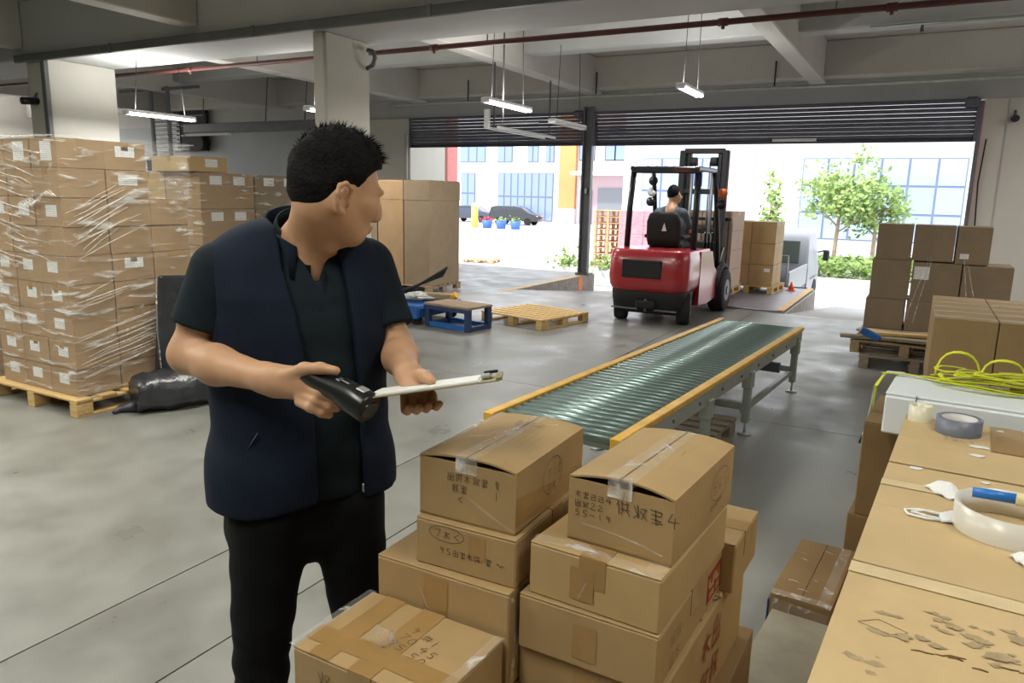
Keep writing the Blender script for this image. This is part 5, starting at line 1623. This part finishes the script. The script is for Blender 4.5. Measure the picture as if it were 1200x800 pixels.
# his left hand pinching the clipboard: thumb above, fingers below
PL = np.array((.232, -.178, 1.206))
body.cone(WR_L, PL, .027, .029, .02, flat=((.3, .2, 1), .8))
body.cone(WR_L + (.012, 0, 0), PL + (.022, -.012, -.002), .019, .017, .02)
body.chain([(.224, -.156, 1.226), (.242, -.190, 1.243), (.258, -.220, 1.247), (.272, -.240, 1.243)], [.0145, .0130, .0115, .0095], .008)
for i in range(4):
    bx = .208 + .0205 * i
    k0 = np.array((bx, -.188 - .004 * i, 1.197 + .002 * i))
    body.chain([k0, k0 + (.006, -.034, -.022 + .003 * i), k0 + (.014, -.058 - .006 * (i in (1, 2)), -.018 + .003 * i), k0 + (.022, -.074 - .009 * (i in (1, 2)), -.004 + .002 * i)], [.0100, .0092, .0086, .0080], .002)
skin_o = link('body', body.mesh('body', 'skin', 2), man)

# eyes, brows (tiny, mostly turned away)
for s in (-1, 1):
    c = hp(.0775, s * .032, -.006)
    MB().sphere(tuple(c), .0118, 12, 8).build('eye', mat('eye_white', (226, 222, 216), .2), man)
    c2 = hp(.0858, s * .032, -.006)
    MB().sphere(tuple(c2), (.0045, .0045, .0052), 10, 6).build('iris', 'black_plastic', man)
    b = MB(); b.tube([tuple(hp(.094, s * .016, .012)), tuple(hp(.093, s * .030, .0165)), tuple(hp(.084, s * .048, .011))], [.003, .0034, .0018], n=6); b.build('eyebrow', 'hair_black', man)

# hair: close-cut cap plus short strands
hair = Vol((-.10, -.13, 1.54), (.20, .15, 1.80), .004)
hair.ell(hp(-.009, 0, .022), (.106, .084, .103), .02, rot=RH)
hair.ell(hp(-.034, 0, -.036), (.064, .071, .052), .03, rot=RH)
hair.ell(hp(.010, 0, .062), (.088, .074, .064), .03, rot=RH)
def hair_cut(f, P):
    q = P - H
    a = q @ fd; s_ = q @ sd; u = q @ ud
    th = np.degrees(np.arctan2(np.abs(s_), a))                 # 0 front .. 180 back
    line = np.interp(th, [0, 25, 45, 58, 66, 72, 80, 98, 112, 128, 180], [.066, .062, .050, .030, .000, -.024, .002, .006, -.045, -.068, -.074])
    taper = np.clip((u - line) / .055, 0, 1)
    f = f + .0085 * (1 - taper) - .0035 * np.sin(90 * a + 60 * s_) * np.sin(75 * u + 40 * a) * taper
    return np.maximum(f, (line - u) * .7)
hair.fn(hair_cut)
hair_o = link('hair', hair.mesh('hair', 'hair_black', 1), man)
sb_ = MB()
rs = random.Random(4)
for _ in range(3600):
    th = rs.uniform(0, 2 * PI); el = math.asin(rs.uniform(-.25, 1))
    f, s_, u = .100 * math.cos(el) * math.cos(th), .080 * math.cos(el) * math.sin(th), .110 * math.sin(el)
    if f > .05 and u < .064: continue
    if u < .03 and abs(math.degrees(math.atan2(abs(s_), f))) < 112: continue
    base = hp(-.007 + f * .95, s_ * .95, .018 + u * .93)
    nrm = np.array(fd * f / .1 + sd * s_ / .08 + ud * u / .11)
    nrm /= np.linalg.norm(nrm)
    fwd = max(0, (f + .02)) / .1
    d = nrm * (.35 + .5 * max(0, u) / .11) + fd * (.25 + .9 * fwd) + ud * (.30 if u > .04 else -.5) + np.array((rs.gauss(0, .28), rs.gauss(0, .28), rs.gauss(0, .2)))
    d /= np.linalg.norm(d)
    L = (.008 + .018 * max(0, u) / .11 + .016 * fwd * (u > .05)) * rs.uniform(.6, 1.2)
    w = np.cross(d, nrm); w = w / max(1e-6, np.linalg.norm(w)) * .0016
    w2 = np.cross(d, w); w2 = w2 / max(1e-6, np.linalg.norm(w2)) * .0016
    tip = base + d * L + fd * .004 * fwd
    sb_._add([tuple(base - w), tuple(base + w * .5 + w2), tuple(base + w * .5 - w2), tuple(tip)], [(0, 1, 3), (1, 2, 3), (2, 0, 3)])
so = sb_.build('hair_strands', 'hair_black', hair_o); so['kind'] = 'stuff'

# trunk shape shared by polo and vest
def trunk(v, grow, z0, z1, hemflare=0.0):
    zs = [z for z in (.86, .92, 1.0, 1.1, 1.2, 1.3, 1.38, 1.43) if z0 - .02 <= z <= z1 + .02]
    W_ = {.86: .196, .92: .196, 1.0: .190, 1.1: .186, 1.2: .188, 1.3: .194, 1.38: .190, 1.43: .166}
    D_ = {.86: .118, .92: .124, 1.0: .130, 1.1: .130, 1.2: .128, 1.3: .124, 1.38: .108, 1.43: .085}
    pts = []
    for z in zs:
        r = D_[z] + grow
        half = W_[z] + grow - r
        pts.append((z, r, half + (hemflare * (1.0 - z) if z < 1.0 else 0)))
    for (za, ra, ha), (zb, rb, hb) in zip(pts, pts[1:]):
        for k in (-1, -.5, 0, .5, 1):
            v.cone(tp(ha * k, .0, za), tp(hb * k, .0, zb), ra, rb, .03)
    # shoulder slope up to the neck
    for s in (-1, 1):
        v.cone(tp(s * .155, -.015, 1.425), tp(s * .055, -.03, 1.482), .052 + grow, .042 + grow, .05)
    v.cone(tp(-.06, -.02, 1.44), tp(.06, -.02, 1.44), .07 + grow, .07 + grow, .05)
def folds(P, amp, seed):
    r = np.random.RandomState(seed)
    o = 0
    for _ in range(5):
        kx, ky, kz = r.uniform(-14, 14), r.uniform(-14, 14), r.uniform(-9, 9)
        o = o + np.sin(P[..., 0] * kx + P[..., 1] * ky + P[..., 2] * kz + r.uniform(0, 6)) * amp * r.uniform(.4, 1)
    return o

polo = Vol((-.44, -.22, .84), (.26, .30, 1.58), .005)
trunk(polo, .0, .86, 1.45)
for sh, el, cut in ((SH_R, EL_R, .66), (SH_L, EL_L, .74)):
    m_ = sh * (1 - cut) + el * cut
    polo.cone(sh, m_, .066, .062, .045)
    polo.cone(sh * .12 + m_ * .88, m_, .0635, .0645, .004)
nk = hp(-.02, 0, -.085)
def polo_cut(f, P):
    f = f + folds(P, .0016, 3) + .0022 * np.sin(P[..., 2] * 60 + P[..., 0] * 25) * smooth01((1.02 - P[..., 2]) / .12)
    # hem
    f = np.maximum(f, .885 - P[..., 2])
    # sleeve ends
    for sh, el, cut in ((SH_R, EL_R, .66), (SH_L, EL_L, .74)):
        ax = (el - sh) / np.linalg.norm(el - sh); m_ = sh * (1 - cut) + el * cut
        near = np.linalg.norm(P - m_, axis=-1) < .10
        d = (P - m_) @ ax
        f = np.where(near, np.maximum(f, d - .004), f)
    # neck hole and open V
    q = P - tp(.03, .012, 1.50)
    side, front, up = q @ WD, q @ FD, q[..., 2]
    hole = np.sqrt(side ** 2 + (front * .95) ** 2) - (.060 + .25 * np.maximum(up, -.02))
    f = np.maximum(f, -np.maximum(hole, -.055 - up))
    vee = np.abs(side + .012) - (.010 + .42 * np.maximum(0, up + .075))
    f = np.maximum(f, -np.maximum(vee, np.maximum(.055 - front, -.085 - up)) * .8)
    return f
polo.fn(polo_cut)
polo_o = link('polo_shirt', polo.mesh('polo_shirt', 'dark_polo', 2), man)
# polo collar, placket and buttons
def ring_collar(name, m, zf, zb, r0, r1, h0, h1, gap, parent, n=26, th=.004, cen=(.03, .012), tilt=.0):
    b = MB(); out = []; inn = []
    for i in range(n + 1):
        a = gap + (2 * PI - 2 * gap) * i / n
        back = (.5 - .5 * math.cos(a)) ** .7
        z = zf + (zb - zf) * back
        for (r, dz) in ((r0, h0), (r1, h1)):
            p = TC + WD * (cen[0] + math.sin(a) * r * 1.03) + FD * (cen[1] + math.cos(a) * r) + np.array((0, 0, z + dz))
            c0 = TC + WD * cen[0] + FD * cen[1]; d = p - c0; d[2] = 0; d /= np.linalg.norm(d)
            out.append(tuple(p + d * th)); inn.append(tuple(p))
    N = len(out)
    fs = []
    for i in range(n):
        a = 2 * i
        fs += [(a, a + 2, a + 3, a + 1), (N + a, N + a + 1, N + a + 3, N + a + 2), (a + 1, a + 3, N + a + 3, N + a + 1), (a, N + a, N + a + 2, a + 2)]
    fs += [(0, 1, N + 1, N), (2 * n, N + 2 * n, N + 2 * n + 1, 2 * n + 1)]
    b._add(out + inn, fs, True)
    return b.build(name, m, parent)
ring_collar('collar', 'dark_polo', 1.462, 1.566, .072, .094, .014, -.034, .26, polo_o, th=.005)
for k in range(3):
    p = tp(.012, .128 - .018 * (k == 0), 1.405 - .055 * k)
    MB().cyl(tuple(p), tuple(p + FD * .006), .005, n=10).build('button', 'black_plastic', polo_o)
b = MB()
for i in range(7):
    z = 1.428 - .03 * i
    b.box(tuple(tp(.030, .116 + .002 * i, z)), (.003, .012, .031), rot=Matrix.Rotation(math.radians(30), 3, 'Z'))
b.build('placket', 'dark_polo', polo_o)

vest = Vol((-.40, -.24, .78), (.26, .32, 1.58), .005)
trunk(vest, .019, .86, 1.45, .10)
for k in (-1, -.5, 0, .5, 1):
    vest.cone(tp(.080 * k, 0, .86), tp(.080 * k, 0, .95), .148, .148, .03)
def vest_cut(f, P):
    q = P - TC
    side, front, z = q @ WD, q @ FD, P[..., 2]
    f = f + folds(P, .0030, 8) - .0045 * np.sin(side * 34 + z * 7 + 1) * smooth01((1.15 - z) / .2) - .003 * np.sin(z * 38 + side * 16 + front * 20) * smooth01((.16 - np.abs(z - 1.12)) / .16)
    # hem, a little lower at the back
    f = np.maximum(f, (.890 + .05 * np.maximum(side - .02, 0) - .02 * np.abs(np.sin(side * 9))) - z)
    # open front: his right panel edge and his left panel edge
    eR = np.interp(z, [.8, 1.0, 1.15, 1.33, 1.45, 1.52], [-.006, -.010, -.016, -.042, -.064, -.060])
    eL = np.interp(z, [.8, 1.0, 1.15, 1.33, 1.45, 1.52], [.118, .112, .104, .086, .076, .064])
    op = np.maximum(np.maximum(eR - side, side - eL), .02 - front)
    f = np.maximum(f, -op)
    # armholes
    for sg, el in ((-1, EL_R), (1, EL_L)):
        c = tp(sg * .222, -.005, 1.372)
        r = P - c
        d = np.sqrt((r @ WD * .8) ** 2 + (r @ FD * 1.0) ** 2 + (r[..., 2] * .62) ** 2) - .074
        f = np.maximum(f, -d)
    # neck hole
    q2 = P - tp(.03, .010, 1.50)
    hole = np.sqrt((q2 @ WD) ** 2 + (q2 @ FD) ** 2) - (.084 + .2 * np.maximum(q2[..., 2], -.03))
    f = np.maximum(f, -np.maximum(hole, -.045 - q2[..., 2]))
    return f
vest.fn(vest_cut)
vest_o = link('vest', vest.mesh('vest', 'navy_vest', 2), man)
ring_collar('stand_collar', 'navy_vest', 1.455, 1.560, .090, .118, .024, -.050, .50, vest_o, th=.010, cen=(.026, .004))
for s, e_ in ((-1, (-.006, -.010, -.016, -.042, -.064)), (1, (.118, .112, .104, .086, .076))):
    b = MB()
    dd = (.148, .154, .152, .146, .118)
    if s > 0: dd = (.128, .134, .134, .124, .098)
    b.tube([tuple(tp(e, d_ - .004, z)) for e, d_, z in zip(e_, dd, (.90, 1.0, 1.15, 1.33, 1.44))], .0035, n=6)
    b.build('zip', 'steel_zip' if 'steel_zip' in MATS else mat('steel_zip', (40, 46, 58), .35, metal=.5), vest_o)
p = tp(.114, .126, .895)
MB().box(tuple(p), (.008, .006, .03), bev=.002).build('zip_pull', 'galv', vest_o)
b = MB(); b.tube([tuple(tp(-.135, .140, 1.08)), tuple(tp(-.165, .115, 1.02)), tuple(tp(-.178, .10, .97))], .0022, n=5); b.build('pocket_seam', 'steel_zip', vest_o)

tr = Vol((-.40, -.22, .0), (.26, .30, .98), .0055)
for k in (-1, 0, 1):
    tr.cone(tp(.075 * k, .0, .93), tp(.075 * k, .0, .80), .118, .125, .04)
LEG_R = [(-.150, -.02, .84), (-.158, -.018, .71), (-.172, -.015, .58), (-.190, .0, .42), (-.196, .01, .08)]
LEG_L = [(.012, .085, .84), (.022, .09, .71), (.032, .10, .58), (.040, .115, .42), (.042, .12, .08)]
for LG in (LEG_R, LEG_L):
    tr.chain([np.array(p) for p in LG], [.100, .090, .078, .066, .060], .012)
tr.fn(lambda f, P: np.maximum(np.maximum(f + folds(P, .0035, 5) + .003 * np.sin(P[..., 2] * 70 + P[..., 0] * 30) * smooth01((.6 - P[..., 2]) / .2), .035 - P[..., 2]), P[..., 2] - .96))
tr_o = link('trousers', tr.mesh('trousers', 'black_trousers', 2), man)
for LG in (LEG_R, LEG_L):
    sh = Vol((LG[4][0] - .1, LG[4][1] - .24, 0), (LG[4][0] + .12, LG[4][1] + .12, .13), .006)
    c = np.array((LG[4][0], LG[4][1], .045))
    sh.chain([c + (0, .05, 0), c + (.02, -.05, .0), c + (.05, -.15, -.012)], [.046, .045, .036], .03)
    sh.fn(lambda f, P: np.maximum(f, .002 - P[..., 2]))
    link('shoe', sh.mesh('shoe', 'shoe_black', 1), man)

# what he holds
sc = thing('barcode_scanner', 'black handheld barcode scanner in the man\'s hand', 'scanner', (-1.201, 1.295, 0), YAW)
def frame_rings(p0, p1, prof, up=np.array((0, 0, 1.0)), n=16, e=2.6):
    d = (p1 - p0) / np.linalg.norm(p1 - p0)
    s = np.cross(d, up); s /= np.linalg.norm(s); u = np.cross(s, d)
    out = []
    for t, w, h, du in prof:
        ring = []
        for k in range(n):
            a = 2 * PI * k / n
            ca, sa = math.cos(a), math.sin(a)
            ring.append(tuple(p0 + (p1 - p0) * t + s * w * math.copysign(abs(ca) ** (2 / e), ca) + u * (h * math.copysign(abs(sa) ** (2 / e), sa) + du)))
        out.append(ring)
    return out, d, s, u
rg, d_, s_, u_ = frame_rings(S0, S1, ((-.45, .014, .012, -.004), (-.2, .018, .016, 0), (.1, .021, .018, 0), (.4, .024, .023, .003), (.62, .030, .029, .002), (.95, .034, .029, 0), (1.0, .032, .027, 0)))
MB().loft(rg).build('body', mat('scanner_black', (24, 25, 27), .3, spec=.6), sc)
rg2, *_ = frame_rings(S1 - d_ * .004, S1 + d_ * .003, ((0, .026, .017, -.002), (1, .024, .014, -.002)))
MB().loft(rg2).build('window', 'glass_dark', sc)
def on(t, side, up): return S0 + (S1 - S0) * t + s_ * side + u_ * up
rotm = Matrix((tuple(d_), tuple(s_), tuple(u_))).transposed()
MB().box(tuple(on(.80, 0, .0300)), (.020, .022, .003), rot=rotm, bev=.001).build('label_plate', 'galv', sc)
MB().box(tuple(on(.52, 0, .0285)), (.022, .020, .007), rot=rotm, bev=.002).build('trigger_button', 'black_plastic', sc)
MB().box(tuple(on(.38, .0, .0250)), (.010, .018, .004), rot=rotm, bev=.001).build('side_key', 'steel_grey', sc)

cb = thing('clipboard', 'clipboard with white papers held flat in the man\'s hand', 'clipboard', (-1.201, 1.295, 0), YAW)
cc = np.array((.278, -.222, 1.2285)); cu = np.array((.985, .03, .155)); cu /= np.linalg.norm(cu)
cn_ = np.array((-.150, .175, .975)); cn_ -= cu * (cn_ @ cu); cn_ /= np.linalg.norm(cn_); cv_ = np.cross(cn_, cu)
rm_ = Matrix((tuple(cu), tuple(cv_), tuple(cn_))).transposed()
def cbx(name, u, v, w, dim, m, parent=cb, bev=.001):
    return MB().box(tuple(cc + cu * u + cv_ * v + cn_ * w), dim, rot=rm_, bev=bev).build(name, m, parent)
cbx('board', .004, 0, 0, (.265, .20, .003), mat('board_tan', (150, 138, 100), .5))
for k in range(3):
    cbx('paper', -.012 - .003 * k, .002 * k, .0024 + .0012 * k, (.220, .185, .001), 'paper', bev=.0002)
cl = cbx('clip', .108, 0, .008, (.02, .10, .010), 'galv', bev=.003)
cbx('clip_lever', .118, 0, .014, (.03, .03, .006), 'black_plastic', bev=.002)
cbx('corner_cap', .135, 0, .003, (.012, .20, .006), mat('corner_olive', (120, 112, 60), .5))

# ------------------------------------------------------------------ forklift driver
dr = thing('person', 'driver in grey shirt with short black hair sitting on the forklift', 'person', (-3.06, 10.05, 0), 0)
v = Vol((-.36, -.25, .5), (.36, .75, 1.92), .009)
hh = np.array((-.03, .20, 1.68))
v.ell(hh + (0, .01, .02), (.078, .098, .11), .02)
v.ell(hh + (.040, .035, -.05), (.058, .058, .07), .04)
v.cone(hh + (.085, .07, -.015), hh + (.098, .08, -.035), .012, .014, .015)
for s in (-1, 1): v.ell(hh + (s * .08, .0, -.01), (.012, .018, .032), .006)
v.cone(hh + (0, -.01, -.08), (-.03, .15, 1.46), .055, .065, .04)
v.chain([(-.03, .14, 1.45), (-.03, .10, 1.1)], [.10, .12], .06)
for s, hx in ((-1, -.2), (1, .22)):
    sh = np.array((-.03 + s * .17, .14, 1.44)); el = np.array((-.03 + s * .25, .22, 1.20)); wr = np.array((-.03 + s * .17, .44, 1.24))
    v.chain([sh, el], [.05, .042], .03).chain([el, wr], [.042, .03], .03)
    v.cone(wr, wr + (-s * .03, .06, .02), .035, .03, .02, flat=((1, 0, 0), .7))
    for q in range(4):
        k0 = wr + np.array((-s * .03, .07, .035 - .018 * q)); v.chain([k0, k0 + (-s * .01, .03, -.005), k0 + (-s * .03, .03, -.012)], [.011, .01, .009], .006)
    v.chain([wr + (0, .02, .03), wr + (-s * .04, .06, .05)], [.013, .011], .01)
    v.chain([(-.03 + s * .09, .12, 1.10), (-.03 + s * .12, .55, 1.10), (-.03 + s * .12, .62, .68)], [.085, .065, .05], .04)
dbody = link('body', v.mesh('body', 'skin', 1), dr)
v = Vol((-.36, -.1, .98), (.36, .45, 1.56), .009)
for k in (-1, 0, 1):
    v.chain([(-.03 + .09 * k, .10, 1.04), (-.03 + .10 * k, .11, 1.25), (-.03 + .10 * k, .14, 1.40)], [.125, .12, .095], .04)
for s in (-1, 1):
    v.chain([(-.03 + s * .14, .14, 1.44), (-.03 + s * .05, .14, 1.49)], [.06, .05], .05)
    v.chain([(-.03 + s * .17, .14, 1.43), (-.03 + s * .235, .20, 1.26)], [.068, .064], .03)
v.fn(lambda f, P: np.maximum(f + folds(P, .004, 11), 1.0 - P[..., 2]))
link('shirt', v.mesh('shirt', mat('grey_shirt', (70, 80, 90), .8, var=.1), 1), dr)
v = Vol((-.15, .05, 1.58), (.1, .36, 1.83), .006)
v.ell(hh + (0, -.005, .035), (.086, .104, .106), .02)
def dcut(f, P):
    q = P - hh
    line = np.interp(q[..., 1] * .72 + q[..., 0] * .75, [-.12, -.03, .02, .05, .09], [-.055, -.03, -.0, .05, .075])
    return np.maximum(f - .003 * np.sin(120 * q[..., 0]) * np.sin(110 * q[..., 1]), line - q[..., 2])
v.fn(dcut)
link('hair', v.mesh('hair', 'hair_black', 1), dr)
v = Vol((-.32, -.05, .62), (.28, .76, 1.2), .010)
for s in (-1, 1):
    v.chain([(-.03 + s * .08, .08, 1.09), (-.03 + s * .12, .55, 1.10), (-.03 + s * .12, .63, .66)], [.105, .08, .065], .04)
link('trousers', v.mesh('trousers', 'black_trousers', 1), dr)
